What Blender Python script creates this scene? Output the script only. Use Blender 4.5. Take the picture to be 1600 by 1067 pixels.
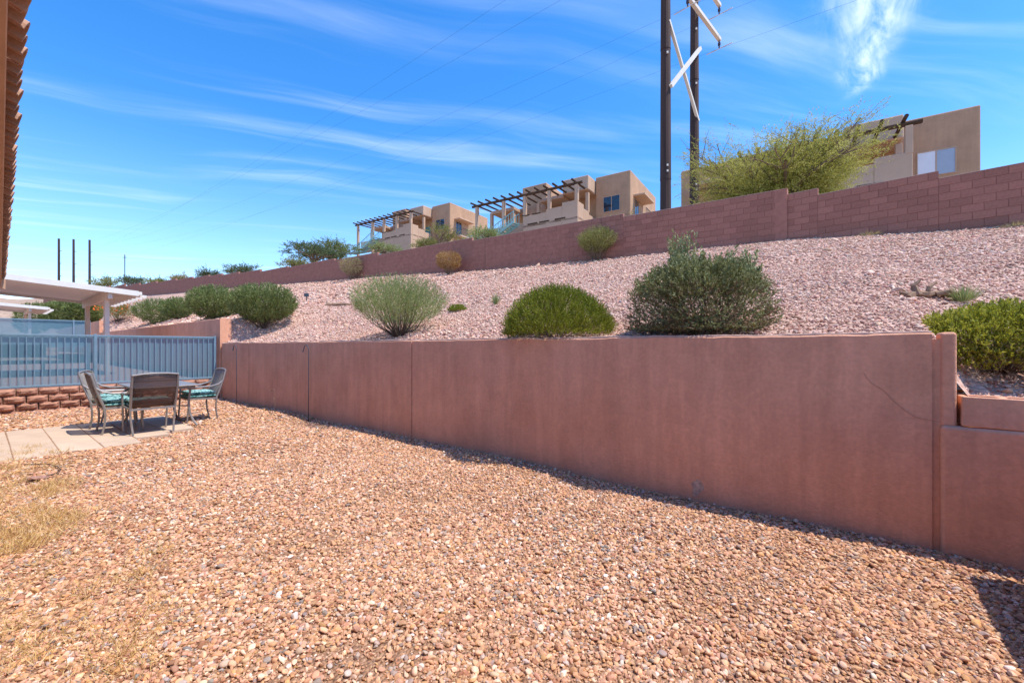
import bpy, math, random
import numpy as np
from mathutils import Vector, Matrix
random.seed(7); rng = np.random.default_rng(7)
scene = bpy.context.scene
for o in list(bpy.data.objects): bpy.data.objects.remove(o)
C = scene.collection
# ------------------------------------------------------------------ camera
F, HOR, EYE = 660.0, 541.0, 1.40
cam_d = bpy.data.cameras.new('camera'); cam = bpy.data.objects.new('camera', cam_d); C.objects.link(cam)
cam.location = (0, 0, EYE); cam.rotation_euler = (math.radians(90), 0, 0)
cam_d.sensor_width = 36; cam_d.lens = F/1600*36; cam_d.shift_y = (HOR-533.5)/1600
cam_d.clip_start = 0.05; cam_d.clip_end = 6000
scene.camera = cam
# ------------------------------------------------------------------ light
SUN = Vector((0.45, -0.14, 1.0)).normalized()            # direction towards the sun
elev = math.asin(SUN.z); azim = math.atan2(SUN.x, SUN.y)
sd = bpy.data.lights.new('sun', 'SUN'); sun = bpy.data.objects.new('sun', sd); C.objects.link(sun)
sd.energy = 4.4; sd.angle = math.radians(0.53); sd.color = (1.0, 0.94, 0.84)
sun.rotation_euler = (-SUN).to_track_quat('-Z', 'Y').to_euler(); sun.location = (30, -10, 60)
world = bpy.data.worlds.new('World'); scene.world = world; world.use_nodes = True
scene.view_settings.view_transform = 'Standard'; scene.view_settings.look = 'None'
scene.view_settings.gamma = 1; scene.view_settings.exposure = 0.46
def build_world():
    nt = world.node_tree; N = nt.nodes; L = nt.links; N.clear()
    out = N.new('ShaderNodeOutputWorld'); bg = N.new('ShaderNodeBackground'); bg.inputs[1].default_value = 0.145
    sky = N.new('ShaderNodeTexSky'); sky.sky_type = 'NISHITA'; sky.sun_disc = False
    sky.sun_elevation = elev; sky.sun_rotation = azim; sky.altitude = 800; sky.air_density = 1.0
    sky.dust_density = 0.6; sky.ozone_density = 2.5
    hs = N.new('ShaderNodeHueSaturation'); hs.inputs['Hue'].default_value = 0.504; hs.inputs['Saturation'].default_value = 1.36; hs.inputs['Value'].default_value = 1.62
    L.new(sky.outputs[0], hs.inputs['Color'])
    # thin cirrus on a plane high above: direction / height
    tc = N.new('ShaderNodeTexCoord'); sep = N.new('ShaderNodeSeparateXYZ'); L.new(tc.outputs['Generated'], sep.inputs[0])
    def M(op, a, b=None, clamp=False):
        n = N.new('ShaderNodeMath'); n.operation = op; n.use_clamp = clamp
        for i, x in enumerate((a, b)):
            if x is None: continue
            if isinstance(x, (int, float)): n.inputs[i].default_value = x
            else: L.new(x, n.inputs[i])
        return n.outputs[0]
    z = M('MAXIMUM', sep.outputs[2], 0.03); px = M('DIVIDE', sep.outputs[0], z); py = M('DIVIDE', sep.outputs[1], z)
    def lin(a, b): return M('ADD', M('MULTIPLY', px, a), M('MULTIPLY', py, b))
    al, ac = lin(0.957, 0.29), lin(-0.29, 0.957)          # along / across the streaks
    def noise(x, y, s, det=5, rough=0.6, dist=0.0, off=0.0):
        cmb = N.new('ShaderNodeCombineXYZ'); L.new(x, cmb.inputs[0]); L.new(y, cmb.inputs[1]); cmb.inputs[2].default_value = off
        n = N.new('ShaderNodeTexNoise'); n.inputs['Scale'].default_value = s; n.inputs['Detail'].default_value = det
        n.inputs['Roughness'].default_value = rough; n.inputs['Distortion'].default_value = dist
        L.new(cmb.outputs[0], n.inputs['Vector']); return n.outputs[0]
    def ramp(v, lo, hi):
        n = N.new('ShaderNodeMapRange'); n.interpolation_type = 'SMOOTHSTEP'; L.new(v, n.inputs[0])
        n.inputs[1].default_value = lo; n.inputs[2].default_value = hi; return n.outputs[0]
    warp = M('MULTIPLY', M('SUBTRACT', noise(px, py, 0.5, 2), 0.5), 0.7)
    acw = M('ADD', ac, warp)
    st = noise(M('MULTIPLY', al, 0.28), M('MULTIPLY', acw, 2.3), 1.5, 6, 0.55, 0.25, 7.3)
    fine = noise(M('MULTIPLY', al, 0.7), M('MULTIPLY', acw, 3.2), 2.2, 6, 0.65, 0.3, 9.1)
    patch = noise(px, py, 0.55, 3, 0.5, 0, 5.7)
    c1 = M('MULTIPLY', ramp(st, 0.45, 0.85), M('ADD', M('MULTIPLY', fine, 1.1), 0.25))
    c1 = M('MULTIPLY', c1, ramp(patch, 0.34, 0.62))
    # one feathery upright wisp towards the north-east
    def wisp(x0, y0, x1, y1, w0, w1):
        dx, dy = x1-x0, y1-y0; ln = math.hypot(dx, dy); dx /= ln; dy /= ln
        wob = M('MULTIPLY', M('SUBTRACT', noise(px, py, 5, 3), 0.5), 0.12)
        t = M('DIVIDE', M('ADD', M('MULTIPLY', M('SUBTRACT', px, x0), dx), M('MULTIPLY', M('SUBTRACT', py, y0), dy)), ln)
        d = M('ADD', M('ADD', M('MULTIPLY', M('SUBTRACT', px, x0), -dy), M('MULTIPLY', M('SUBTRACT', py, y0), dx)), wob)
        w = M('ADD', w0, M('MULTIPLY', t, w1-w0)); q = M('DIVIDE', d, w)
        g = M('POWER', 2.718, M('MULTIPLY', M('MULTIPLY', q, q), -1.0))
        g = M('MULTIPLY', g, M('MULTIPLY', ramp(t, -0.9, 0.1), M('SUBTRACT', 1.0, ramp(t, 0.75, 1.05))))
        f = noise(M('ADD', M('MULTIPLY', px, 2.2), M('MULTIPLY', py, 1.0)), M('ADD', M('MULTIPLY', px, -6.0), M('MULTIPLY', py, 6.0)), 1.6, 6, 0.65, 0.5, 1.7)
        return M('MULTIPLY', g, ramp(f, 0.30, 0.75))
    c2 = wisp(1.02, 1.16, 1.40, 1.72, 0.10, 0.03)
    haze = M('MULTIPLY', M('SUBTRACT', 1.0, ramp(sep.outputs[2], 0.0, 0.42)), 0.22)
    cov = M('MINIMUM', M('ADD', M('ADD', M('MULTIPLY', c1, 0.5), M('MULTIPLY', c2, 0.8)), haze), 0.9)
    mx = N.new('ShaderNodeMix'); mx.data_type = 'RGBA'; L.new(cov, mx.inputs[0])
    L.new(hs.outputs[0], mx.inputs[6]); mx.inputs[7].default_value = (6.4, 7.2, 8.2, 1)
    L.new(mx.outputs[2], bg.inputs[0]); L.new(bg.outputs[0], out.inputs[0])
build_world()
scene.cycles.max_bounces = 8; scene.cycles.transparent_max_bounces = 16

# ------------------------------------------------------------------ helpers
def ray(px, py): return Vector(((px-800)/F, 1.0, (HOR-py)/F))
def at(px, py, D): r = ray(px, py)*D; return Vector((r.x, r.y, r.z+EYE))
A = np.array((2.97, 2.88)); e1 = np.array((-0.783, 0.622)); e2 = np.array((0.622, 0.783))
TH = math.atan2(-0.622, 0.783)                            # local x = towards the near end, local y = uphill
def UV(p): d = np.array((p[0], p[1]))-A; return float(d@e1), float(d@e2)
def W(u, v, z=0.0): p = A+e1*u+e2*v; return Vector((p[0], p[1], z))
def tag(o, label=None, cat=None, group=None, kind=None):
    if label: o['label'] = label
    if cat: o['category'] = cat
    if group: o['group'] = group
    if kind: o['kind'] = kind
    return o
def empty(name, loc, rz=0.0, label=None, cat=None, group=None):
    o = bpy.data.objects.new(name, None); C.objects.link(o); o.location = loc; o.rotation_euler = (0, 0, rz)
    o.empty_display_size = 0.1
    return tag(o, label, cat, group)
class MB:
    def __init__(s): s.v = []; s.f = []; s.sm = False
    def add(s, vs, fs):
        n = len(s.v); s.v += [tuple(p) for p in vs]; s.f += [tuple(i+n for i in f) for f in fs]; return s
    def box(s, x0, x1, y0, y1, z0, z1, M=None):
        vs = [Vector((x, y, z)) for z in (z0, z1) for (x, y) in ((x0, y0), (x1, y0), (x1, y1), (x0, y1))]
        if M is not None: vs = [M @ p for p in vs]
        return s.add(vs, [(3, 2, 1, 0), (4, 5, 6, 7), (0, 1, 5, 4), (1, 2, 6, 5), (2, 3, 7, 6), (3, 0, 4, 7)])
    def bar(s, a, b, w, h=None, up=(0, 0, 1)):
        a = Vector(a); b = Vector(b); h = h or w; d = (b-a).normalized(); up = Vector(up)
        if abs(d.dot(up)) > 0.97: up = Vector((1, 0, 0))
        x = d.cross(up).normalized(); y = x.cross(d).normalized(); vs = []
        for p in (a, b):
            for (i, j) in ((-1, -1), (1, -1), (1, 1), (-1, 1)): vs.append(p+x*(i*w/2)+y*(j*h/2))
        return s.add(vs, [(0, 1, 2, 3), (7, 6, 5, 4), (0, 4, 5, 1), (1, 5, 6, 2), (2, 6, 7, 3), (3, 7, 4, 0)])
    def tube(s, pts, r, n=8, cap=True):
        pts = [Vector(p) for p in pts]; k = len(pts); rs = r if isinstance(r, (list, tuple)) else [r]*k
        vs = []; ref = None
        for i, p in enumerate(pts):
            d = (pts[min(i+1, k-1)]-pts[max(i-1, 0)]).normalized()
            if ref is None: ref = d.orthogonal().normalized()
            ref = (ref-d*ref.dot(d)).normalized(); q = d.cross(ref)
            for j in range(n):
                a = 2*math.pi*j/n; vs.append(p+(ref*math.cos(a)+q*math.sin(a))*rs[i])
        fs = [(i*n+j, i*n+(j+1) % n, (i+1)*n+(j+1) % n, (i+1)*n+j) for i in range(k-1) for j in range(n)]
        if cap: fs += [tuple(range(n))[::-1], tuple((k-1)*n+j for j in range(n))]
        return s.add(vs, fs)
    def mesh(s, name):
        me = bpy.data.meshes.new(name); me.from_pydata(s.v, [], s.f); me.update()
        if s.sm: me.polygons.foreach_set('use_smooth', [True]*len(me.polygons))
        return me
    def build(s, name, m, parent=None, bevel=0.0, seg=2, auto=False):
        o = bpy.data.objects.new(name, s.mesh(name)); C.objects.link(o); o.data.materials.append(m); o.parent = parent
        if bevel:
            b = o.modifiers.new('bevel', 'BEVEL'); b.width = bevel; b.segments = seg; b.limit_method = 'ANGLE'; b.angle_limit = 0.6
            if auto:
                o.data.polygons.foreach_set('use_smooth', [True]*len(o.data.polygons))
                w = o.modifiers.new('wn', 'WEIGHTED_NORMAL')
        return o
def obj(name, me, m=None, parent=None, loc=(0, 0, 0), rot=(0, 0, 0), sc=(1, 1, 1)):
    o = bpy.data.objects.new(name, me); C.objects.link(o); o.parent = parent
    o.location = loc; o.rotation_euler = rot; o.scale = sc
    if m and not me.materials: me.materials.append(m)
    return o
# ------------------------------------------------------------------ materials
def srgb(*c): return tuple(((x/255)/12.92 if x/255 <= 0.04045 else ((x/255+0.055)/1.055)**2.4) for x in c)
def mat(name, col, rough=0.85, var=0.15, scale=4.0, bump=0.0, bscale=60.0, col2=None, metal=0.0, objrand=0.0, stretch=None, spec=0.3, fine=0.0, streak=0.0):
    m = bpy.data.materials.new(name); m.use_nodes = True; nt = m.node_tree; N = nt.nodes; L = nt.links
    b = N['Principled BSDF']; b.inputs['Roughness'].default_value = rough; b.inputs['Metallic'].default_value = metal
    b.inputs['Specular IOR Level'].default_value = spec
    tc = N.new('ShaderNodeTexCoord'); vec = tc.outputs['Object']
    if stretch:
        mp = N.new('ShaderNodeMapping'); mp.inputs['Scale'].default_value = stretch; L.new(vec, mp.inputs[0]); vec = mp.outputs[0]
    n = N.new('ShaderNodeTexNoise'); n.inputs['Scale'].default_value = scale; n.inputs['Detail'].default_value = 6; n.inputs['Roughness'].default_value = 0.62
    L.new(vec, n.inputs['Vector'])
    r = N.new('ShaderNodeValToRGB'); L.new(n.outputs[0], r.inputs[0])
    c2 = col2 or tuple(c*(1-var) for c in col); c1 = col if col2 else tuple(min(1, c*(1+var)) for c in col)
    r.color_ramp.elements[0].position = 0.32; r.color_ramp.elements[1].position = 0.68
    r.color_ramp.elements[0].color = (*c2, 1); r.color_ramp.elements[1].color = (*c1, 1)
    colout = r.outputs[0]
    def mul(colout, fac_socket, lo, hi):
        mr = N.new('ShaderNodeMapRange'); L.new(fac_socket, mr.inputs[0]); mr.inputs[3].default_value = lo; mr.inputs[4].default_value = hi
        mm = N.new('ShaderNodeMix'); mm.data_type = 'RGBA'; mm.blend_type = 'MULTIPLY'; mm.inputs[0].default_value = 1
        L.new(colout, mm.inputs[6]); L.new(mr.outputs[0], mm.inputs[7]); return mm.outputs[2]
    if objrand:
        oi = N.new('ShaderNodeObjectInfo'); colout = mul(colout, oi.outputs['Random'], 1-objrand, 1+objrand)
    if fine:
        n3 = N.new('ShaderNodeTexNoise'); n3.inputs['Scale'].default_value = bscale*0.6; n3.inputs['Detail'].default_value = 4
        L.new(tc.outputs['Object'], n3.inputs['Vector']); colout = mul(colout, n3.outputs[0], 1-fine*2, 1+fine*2)
    if streak:
        mp = N.new('ShaderNodeMapping'); mp.inputs['Scale'].default_value = (3.2, 3.2, 0.22); L.new(tc.outputs['Object'], mp.inputs[0])
        n4 = N.new('ShaderNodeTexNoise'); n4.inputs['Scale'].default_value = 1.6; n4.inputs['Detail'].default_value = 7; n4.inputs['Roughness'].default_value = 0.7; n4.inputs['Distortion'].default_value = 0.4; L.new(mp.outputs[0], n4.inputs['Vector'])
        colout = mul(colout, n4.outputs[0], 1-streak*1.2, 1+streak*1.2)
        n5 = N.new('ShaderNodeTexNoise'); n5.inputs['Scale'].default_value = 3.3; n5.inputs['Detail'].default_value = 8; n5.inputs['Roughness'].default_value = 0.75; n5.inputs['Distortion'].default_value = 1.2; L.new(tc.outputs['Object'], n5.inputs['Vector'])
        colout = mul(colout, n5.outputs[0], 1-streak*.9, 1+streak*.9)
    L.new(colout, b.inputs['Base Color'])
    if bump:
        n2 = N.new('ShaderNodeTexNoise'); n2.inputs['Scale'].default_value = bscale; n2.inputs['Detail'].default_value = 5
        L.new(tc.outputs['Object'], n2.inputs['Vector'])
        bp = N.new('ShaderNodeBump'); bp.inputs['Strength'].default_value = 1.0; bp.inputs['Distance'].default_value = bump
        L.new(n2.outputs[0], bp.inputs['Height']); L.new(bp.outputs[0], b.inputs['Normal'])
    return m
def leafmat(name, cols, trans=0.35, rough=0.6):
    """leaf colour picked at random for each leaf (vertex attribute 'rnd')"""
    m = bpy.data.materials.new(name); m.use_nodes = True; nt = m.node_tree; N = nt.nodes; L = nt.links
    b = N['Principled BSDF']; out = N['Material Output']; b.inputs['Roughness'].default_value = rough; b.inputs['Specular IOR Level'].default_value = 0.25
    a = N.new('ShaderNodeAttribute'); a.attribute_name = 'rnd'
    r = N.new('ShaderNodeValToRGB'); L.new(a.outputs['Fac'], r.inputs[0]); e = r.color_ramp.elements
    while len(e) < len(cols): e.new(0.5)
    for i, c in enumerate(cols): e[i].position = i/(len(cols)-1); e[i].color = (*c, 1)
    L.new(r.outputs[0], b.inputs['Base Color'])
    t = N.new('ShaderNodeBsdfTranslucent'); L.new(r.outputs[0], t.inputs[0])
    mx = N.new('ShaderNodeMixShader'); mx.inputs[0].default_value = trans
    L.new(b.outputs[0], mx.inputs[1]); L.new(t.outputs[0], mx.inputs[2]); L.new(mx.outputs[0], out.inputs[0])
    return m
def stonemat(name):
    m = bpy.data.materials.new(name); m.use_nodes = True; nt = m.node_tree; N = nt.nodes; L = nt.links
    b = N['Principled BSDF']; b.inputs['Roughness'].default_value = 0.8; b.inputs['Specular IOR Level'].default_value = 0.3
    a = N.new('ShaderNodeAttribute'); a.attribute_type = 'INSTANCER'; a.attribute_name = 'col'
    tc = N.new('ShaderNodeTexCoord'); n = N.new('ShaderNodeTexNoise'); n.inputs['Scale'].default_value = 1.6; n.inputs['Detail'].default_value = 5
    L.new(tc.outputs['Object'], n.inputs['Vector'])
    mr = N.new('ShaderNodeMapRange'); L.new(n.outputs[0], mr.inputs[0]); mr.inputs[3].default_value = 0.68; mr.inputs[4].default_value = 1.32
    mm = N.new('ShaderNodeMix'); mm.data_type = 'RGBA'; mm.blend_type = 'MULTIPLY'; mm.inputs[0].default_value = 1
    L.new(a.outputs['Color'], mm.inputs[6]); L.new(mr.outputs[0], mm.inputs[7]); L.new(mm.outputs[2], b.inputs['Base Color'])
    return m
def gravelbase(name, cols, scale):
    m = bpy.data.materials.new(name); m.use_nodes = True; nt = m.node_tree; N = nt.nodes; L = nt.links
    b = N['Principled BSDF']; b.inputs['Roughness'].default_value = 0.9; b.inputs['Specular IOR Level'].default_value = 0.15
    tc = N.new('ShaderNodeTexCoord'); v = N.new('ShaderNodeTexVoronoi'); v.inputs['Scale'].default_value = scale; v.inputs['Randomness'].default_value = 1
    L.new(tc.outputs['Object'], v.inputs['Vector'])
    sp = N.new('ShaderNodeSeparateColor'); L.new(v.outputs['Color'], sp.inputs[0])
    r = N.new('ShaderNodeValToRGB'); L.new(sp.outputs[0], r.inputs[0]); e = r.color_ramp.elements
    while len(e) < len(cols): e.new(0.5)
    for i, c in enumerate(cols): e[i].position = i/(len(cols)-1); e[i].color = (*c, 1)
    L.new(r.outputs[0], b.inputs['Base Color'])
    bp = N.new('ShaderNodeBump'); bp.inputs['Distance'].default_value = 0.02; bp.invert = True
    L.new(v.outputs['Distance'], bp.inputs['Height']); L.new(bp.outputs[0], b.inputs['Normal'])
    return m
YARD = [(0.53, .285, .155), (0.64, .385, .235), (0.54, .285, .185), (0.72, .50, .36), (0.57, .30, .13), (0.34, .15, .085), (0.48, .38, .33), (0.27, .22, .20), (0.70, .60, .52)]
YW = np.array([.25, .21, .165, .11, .09, .10, .04, .045, .025])
SLOPE = [(0.58, .345, .25), (0.66, .445, .34), (0.51, .27, .195), (0.73, .545, .44), (0.34, .165, .125), (0.42, .31, .27), (0.54, .35, .24)]
SW = np.array([.26, .24, .16, .14, .08, .05, .07])
M = dict(
 yard=gravelbase('yard_ground', [(0.26, .135, .08), (0.38, .21, .125), (0.46, .275, .17), (0.30, .16, .095)], 60),  # darkened to paint in the shade of crevices between the stones
 slope=gravelbase('slope_ground', [(0.40, .235, .185), (0.50, .32, .255), (0.56, .39, .32), (0.34, .19, .15)], 26),
 stone=stonemat('gravel_stone'),
 terrain=mat('desert_soil', (0.36, .25, .18), 0.95, 0.25, 0.6, 0.03, 12),
 stucco=mat('stucco_terracotta', (0.74, .385, .245), 0.9, col2=(0.63, .31, .19), scale=1.5, bump=0.005, bscale=55, stretch=(1.2, 1.2, 0.75), fine=0.08, streak=0.25),
 cap=mat('weathered_cap', (0.56, .37, .29), 0.95, 0.2, 14, 0.004, 60),
 cmu=mat('red_block', (0.32, .145, .108), 0.95, 0.14, 5, 0.003, 120, objrand=0.13, fine=0.08),
 mortar=mat('mortar', (0.32, .155, .125), 0.95, 0.15, 9, 0.002, 120),
 splitface=mat('split_face_block', (0.37, .185, .125), 0.95, 0.3, 9, 0.012, 26, objrand=0.15),
 paver=mat('concrete_paver', (0.52, .39, .29), 0.9, 0.1, 3, 0.0012, 150, objrand=0.06, fine=0.05),
 fence=mat('blue_fence_paint', (0.17, .27, .345), 0.55, 0.1, 6, 0.0005, 200),
 alum=mat('bronze_grey_frame', (0.30, .275, .26), 0.42, 0.12, 14, 0.0, metal=0.35, spec=0.5),
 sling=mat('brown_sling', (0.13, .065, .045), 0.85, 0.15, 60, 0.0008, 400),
 slingsunlit=mat('sunlit_sling', (0.36, .31, .27), 0.85, 0.15, 60, 0.0008, 400),  # same brown sling, paled: the sunlight on it is put into the colour
 blindgrey=mat('grey_blind', (0.34, .40, .48), 0.3, 0.04, 2, spec=0.6),
 white=mat('white_cover_paint', (0.72, .69, .64), 0.6, 0.05, 3),
 cream=mat('cream_post_paint', (0.66, .55, .46), 0.65, 0.06, 3),
 steel=mat('weathering_steel', (0.060, .034, .028), 0.75, 0.35, 1.5, 0.0, stretch=(3, 3, 0.15)),
 armwhite=mat('pale_arm', (0.66, .62, .56), 0.7, 0.03, .5),
 dark=mat('dark_iron', (0.035, .037, .042), 0.6, 0.2, 20),
 insul=mat('insulator_glaze', (0.06, .05, .07), 0.3, 0.2, 20),
 adobe=mat('adobe_tan', (0.45, .275, .17), 0.92, 0.12, 0.8, 0.004, 25, streak=.16),
 adobelight=mat('adobe_pink', (0.52, .355, .25), 0.92, 0.07, 0.8, 0.004, 25),
 viga=mat('dark_viga_wood', (0.075, .042, .026), 0.85, 0.3, 8),
 glass=mat('window_glass', (0.02, .03, .045), 0.06, 0.3, 1.5, spec=0.8),
 blind=mat('white_blind', (0.72, .74, .78), 0.35, 0.03, 2, spec=0.6),
 teal=mat('teal_paint', (0.26, .47, .48), 0.6, 0.1, 4),
 tealdoor=mat('teal_door', (0.07, .25, .27), 0.5, 0.1, 4),
 tile=mat('clay_tile', (0.40, .22, .135), 0.85, 0.28, 5, 0.003, 60, objrand=0.22),
 fascia=mat('fascia_paint', (0.52, .34, .23), 0.8, 0.08, 3, 0.001, 60),
 soffit=mat('soffit_paint', (0.60, .44, .33), 0.8, 0.05, 3),
 rope=mat('grey_rod', (0.06, .075, .095), 0.5, 0.2, 20),
 wood=mat('dead_wood', (0.27, .17, .11), 0.95, 0.35, 18, 0.004, 60),
 twig=mat('twig', (0.20, .14, .10), 0.95, 0.3, 14),
 stemdark=mat('stem_dark', (0.11, .08, .06), 0.95, 0.3, 14),
 crack=mat('crack', (0.20, .09, .06), 0.95, 0.2, 30),
 chip=mat('bare_plaster', (0.50, .36, .28), 0.95, 0.3, 30, 0.003, 80),
 rock=mat('loose_rock', (0.40, .22, .17), 0.9, 0.3, 9, 0.01, 25),
 rubber=mat('black_tube', (0.03, .028, .026), 0.6, 0.2, 20),
)
# screen: woven privacy mesh, partly see-through
def screenmat():
    m = bpy.data.materials.new('privacy_screen'); m.use_nodes = True; nt = m.node_tree; N = nt.nodes; L = nt.links
    b = N['Principled BSDF']; b.inputs['Base Color'].default_value = (0.15, .315, .40, 1); b.inputs['Roughness'].default_value = 0.8
    t = N.new('ShaderNodeBsdfTranslucent'); t.inputs[0].default_value = (0.15, .32, .41, 1)
    tr = N.new('ShaderNodeBsdfTransparent'); tr.inputs[0].default_value = (0.95, .97, 1, 1)
    m1 = N.new('ShaderNodeMixShader'); m1.inputs[0].default_value = 0.4; L.new(b.outputs[0], m1.inputs[1]); L.new(t.outputs[0], m1.inputs[2])
    m2 = N.new('ShaderNodeMixShader'); m2.inputs[0].default_value = 0.22; L.new(m1.outputs[0], m2.inputs[1]); L.new(tr.outputs[0], m2.inputs[2])
    L.new(m2.outputs[0], N['Material Output'].inputs[0]); return m
M['screen'] = screenmat()
def cushionmat():
    m = bpy.data.materials.new('floral_cushion'); m.use_nodes = True; nt = m.node_tree; N = nt.nodes; L = nt.links
    b = N['Principled BSDF']; b.inputs['Roughness'].default_value = 0.9; b.inputs['Specular IOR Level'].default_value = 0.1
    tc = N.new('ShaderNodeTexCoord'); n = N.new('ShaderNodeTexNoise'); n.inputs['Scale'].default_value = 13; n.inputs['Detail'].default_value = 3; n.inputs['Distortion'].default_value = 1.6
    L.new(tc.outputs['Object'], n.inputs['Vector']); r = N.new('ShaderNodeValToRGB'); L.new(n.outputs[0], r.inputs[0]); e = r.color_ramp.elements
    cs = [(0.30, (0.02, .05, .035)), (0.42, (0.03, .16, .16)), (0.50, (0.36, .55, .52)), (0.58, (0.10, .30, .30)), (0.66, (0.42, .38, .22)), (0.74, (0.55, .66, .62))]
    while len(e) < len(cs): e.new(0.5)
    for i, (p, c) in enumerate(cs): e[i].position = p; e[i].color = (*c, 1)
    L.new(r.outputs[0], b.inputs['Base Color']); return m
M['cushion'] = cushionmat()
for k_ in ('sling', 'slingsunlit'):                          # open weave
    nt = M[k_].node_tree; tr = nt.nodes.new('ShaderNodeBsdfTransparent'); mx = nt.nodes.new('ShaderNodeMixShader'); mx.inputs[0].default_value = 0.34
    nt.links.new(nt.nodes['Principled BSDF'].outputs[0], mx.inputs[1]); nt.links.new(tr.outputs[0], mx.inputs[2]); nt.links.new(mx.outputs[0], nt.nodes['Material Output'].inputs[0])
# ------------------------------------------------------------------ terrain
KD = np.array((-0.832, 0.555)); KD /= np.linalg.norm(KD); KN = np.array((0.555, 0.832)); KN /= np.linalg.norm(KN)   # upper wall beyond the pilaster
RD = np.array((-0.737, 0.676)); RD /= np.linalg.norm(RD); RN = np.array((RD[1], -RD[0]))                            # upper wall on the near side
KC = np.array((8.71, 13.4))                                                   # its bend
def wall_pt(a): return KC+(KD if a >= 0 else RD)*a
BA = [-12, -9, -4.9, -3.4, 0, 5.6, 12, 19.7, 24, 27.5, 30, 45.8, 54.8, 65, 110]
BZ = [3.7, 3.95, 4.29, 4.4, 4.77, 4.83, 4.99, 5.4, 5.54, 5.7, 5.8, 6.4, 6.73, 7.2, 9.0]
def wall_base(a): return float(np.interp(a, BA, BZ))
_wu = []
for a in np.arange(-12, 110, 0.5):
    u, v = UV(wall_pt(a)); _wu.append((u, v, a))
_wu.sort(); _wu = np.array(_wu)
def sst(x, lo, hi):
    t = np.clip((x-lo)/(hi-lo), 0, 1); return t*t*(3-2*t)
def hump(x, y): return 0.03*np.sin(x*1.3+0.7*y)+0.025*np.sin(y*2.1-1.1*x+1)+0.02*np.sin(3.1*x+2.3*y)
def slope_h(u, v):
    vw = np.interp(u, _wu[:, 0], _wu[:, 1]); aw = np.interp(u, _wu[:, 0], _wu[:, 2]); zw = np.interp(aw, BA, BZ)
    w = 0.06+0.45*np.maximum(v-0.2, 0)
    z0 = 0.99+0.45*sst(u, -0.05-w, 0.02+w*0.4)+0.62*sst(u, 13.95-w*0.3, 14.05+w)+0.6*sst(u, 33-w*0.3, 33.1+w)
    t = np.clip((v-0.2)/(vw-0.2), 0, 1.1)
    return z0+(zw-z0)*t**0.97+hump(u, v)*np.clip(t*6, 0, 1)*np.clip((1-t)*8, 0, 1)
def slope_hit(px, py, d0=3.0, d1=90.0):
    r = ray(px, py); prev = d0
    for D in np.arange(d0, d1, 0.02):
        x, y, z = r.x*D, D, EYE+r.z*D; u, v = UV((x, y))
        vm = float(np.interp(u, _wu[:, 0], _wu[:, 1]))-0.32
        if v > vm: return Vector((x, y, float(slope_h(u, v))))
        if v > 0.2 and z <= slope_h(u, v): return Vector((x, y, float(slope_h(u, v))))
    return None
def gridmesh(name, us, vs, fn, m, kind='structure'):
    nu, nv = len(us), len(vs); pts = [fn(u, v) for u in us for v in vs]
    fs = [(i*nv+j, (i+1)*nv+j, (i+1)*nv+j+1, i*nv+j+1) for i in range(nu-1) for j in range(nv-1)]
    b = MB(); b.add(pts, fs); b.sm = True; o = b.build(name, m); o['kind'] = kind; return o
# wide base land, reaching the horizon
b = MB(); R = 3000
b.add([(-R, -R, -0.35), (R, -R, -0.35), (R, R, -0.35), (-R, R, -0.35)], [(0, 1, 2, 3)]); tag(b.build('land', M['terrain']), kind='structure')
gridmesh('yard_ground', np.linspace(-7, 14.1, 80), np.linspace(-13, 0.15, 50), lambda u, v: W(u, v, 0.012*math.sin(u*2.1+v)+0.012*math.sin(v*2.7-u)-0.012), M['yard'])
gridmesh('neighbour_yard_ground', np.linspace(14.1, 33, 30), np.linspace(-13, 0.15, 20), lambda u, v: W(u, v, 0.5), M['slope'])
gridmesh('far_yard_ground', np.linspace(33, 70, 20), np.linspace(-13, 0.15, 10), lambda u, v: W(u, v, 1.0), M['slope'])
def slope_pt(u, t):
    vw = np.interp(u, _wu[:, 0], _wu[:, 1]); v = 0.15+t*(vw+0.1-0.15); return W(u, v, float(slope_h(u, v)))
gridmesh('gravel_slope', np.concatenate([np.arange(-7, 16, 0.12), np.arange(16, 75, 0.4)]), np.linspace(0, 1, 60), slope_pt, M['slope'])
def upper_h(a, d): return wall_base(a)+0.75+max(0, d)*np.interp(a, [-10, 0, 20, 42, 70], [.215, .232, .268, .303, .2])*(1 if d < 30 else 30/d)+0.12*math.sin(a*.4+d*.5)
def upper_pt(a, d):
    n = KN if a >= 0 else KN*(1+a/12)+RN*(-a/12) if a > -12 else RN
    p = wall_pt(a)+n/np.linalg.norm(n)*d; return Vector((p[0], p[1], upper_h(a, d)))
gridmesh('hillside', np.concatenate([np.arange(-12, 0, 2), np.arange(0, 111, 3)]), np.array([0.12, 1, 2, 4, 7, 10, 14, 18, 24, 30, 38, 50, 70, 100, 150]), upper_pt, M['terrain'])
def hill_z(p):
    d = np.array((p[0], p[1]))-KC; a = float(d@KD); return upper_h(a, float(d@KN))

def ridge_pt(px, t):
    D = 150+60*t; top = 462+6*math.sin(px*.013)+4*math.sin(px*.037+1); q = at(px, 541+(top-541)*math.sin(min(t, 1)*1.5708), D); return Vector((q.x, q.y, max(q.z, -0.3) if t > 0 else -0.3))
gridmesh('hills', np.arange(-700, 420, 14), np.linspace(0, 1, 9), ridge_pt, M['terrain'])
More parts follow.
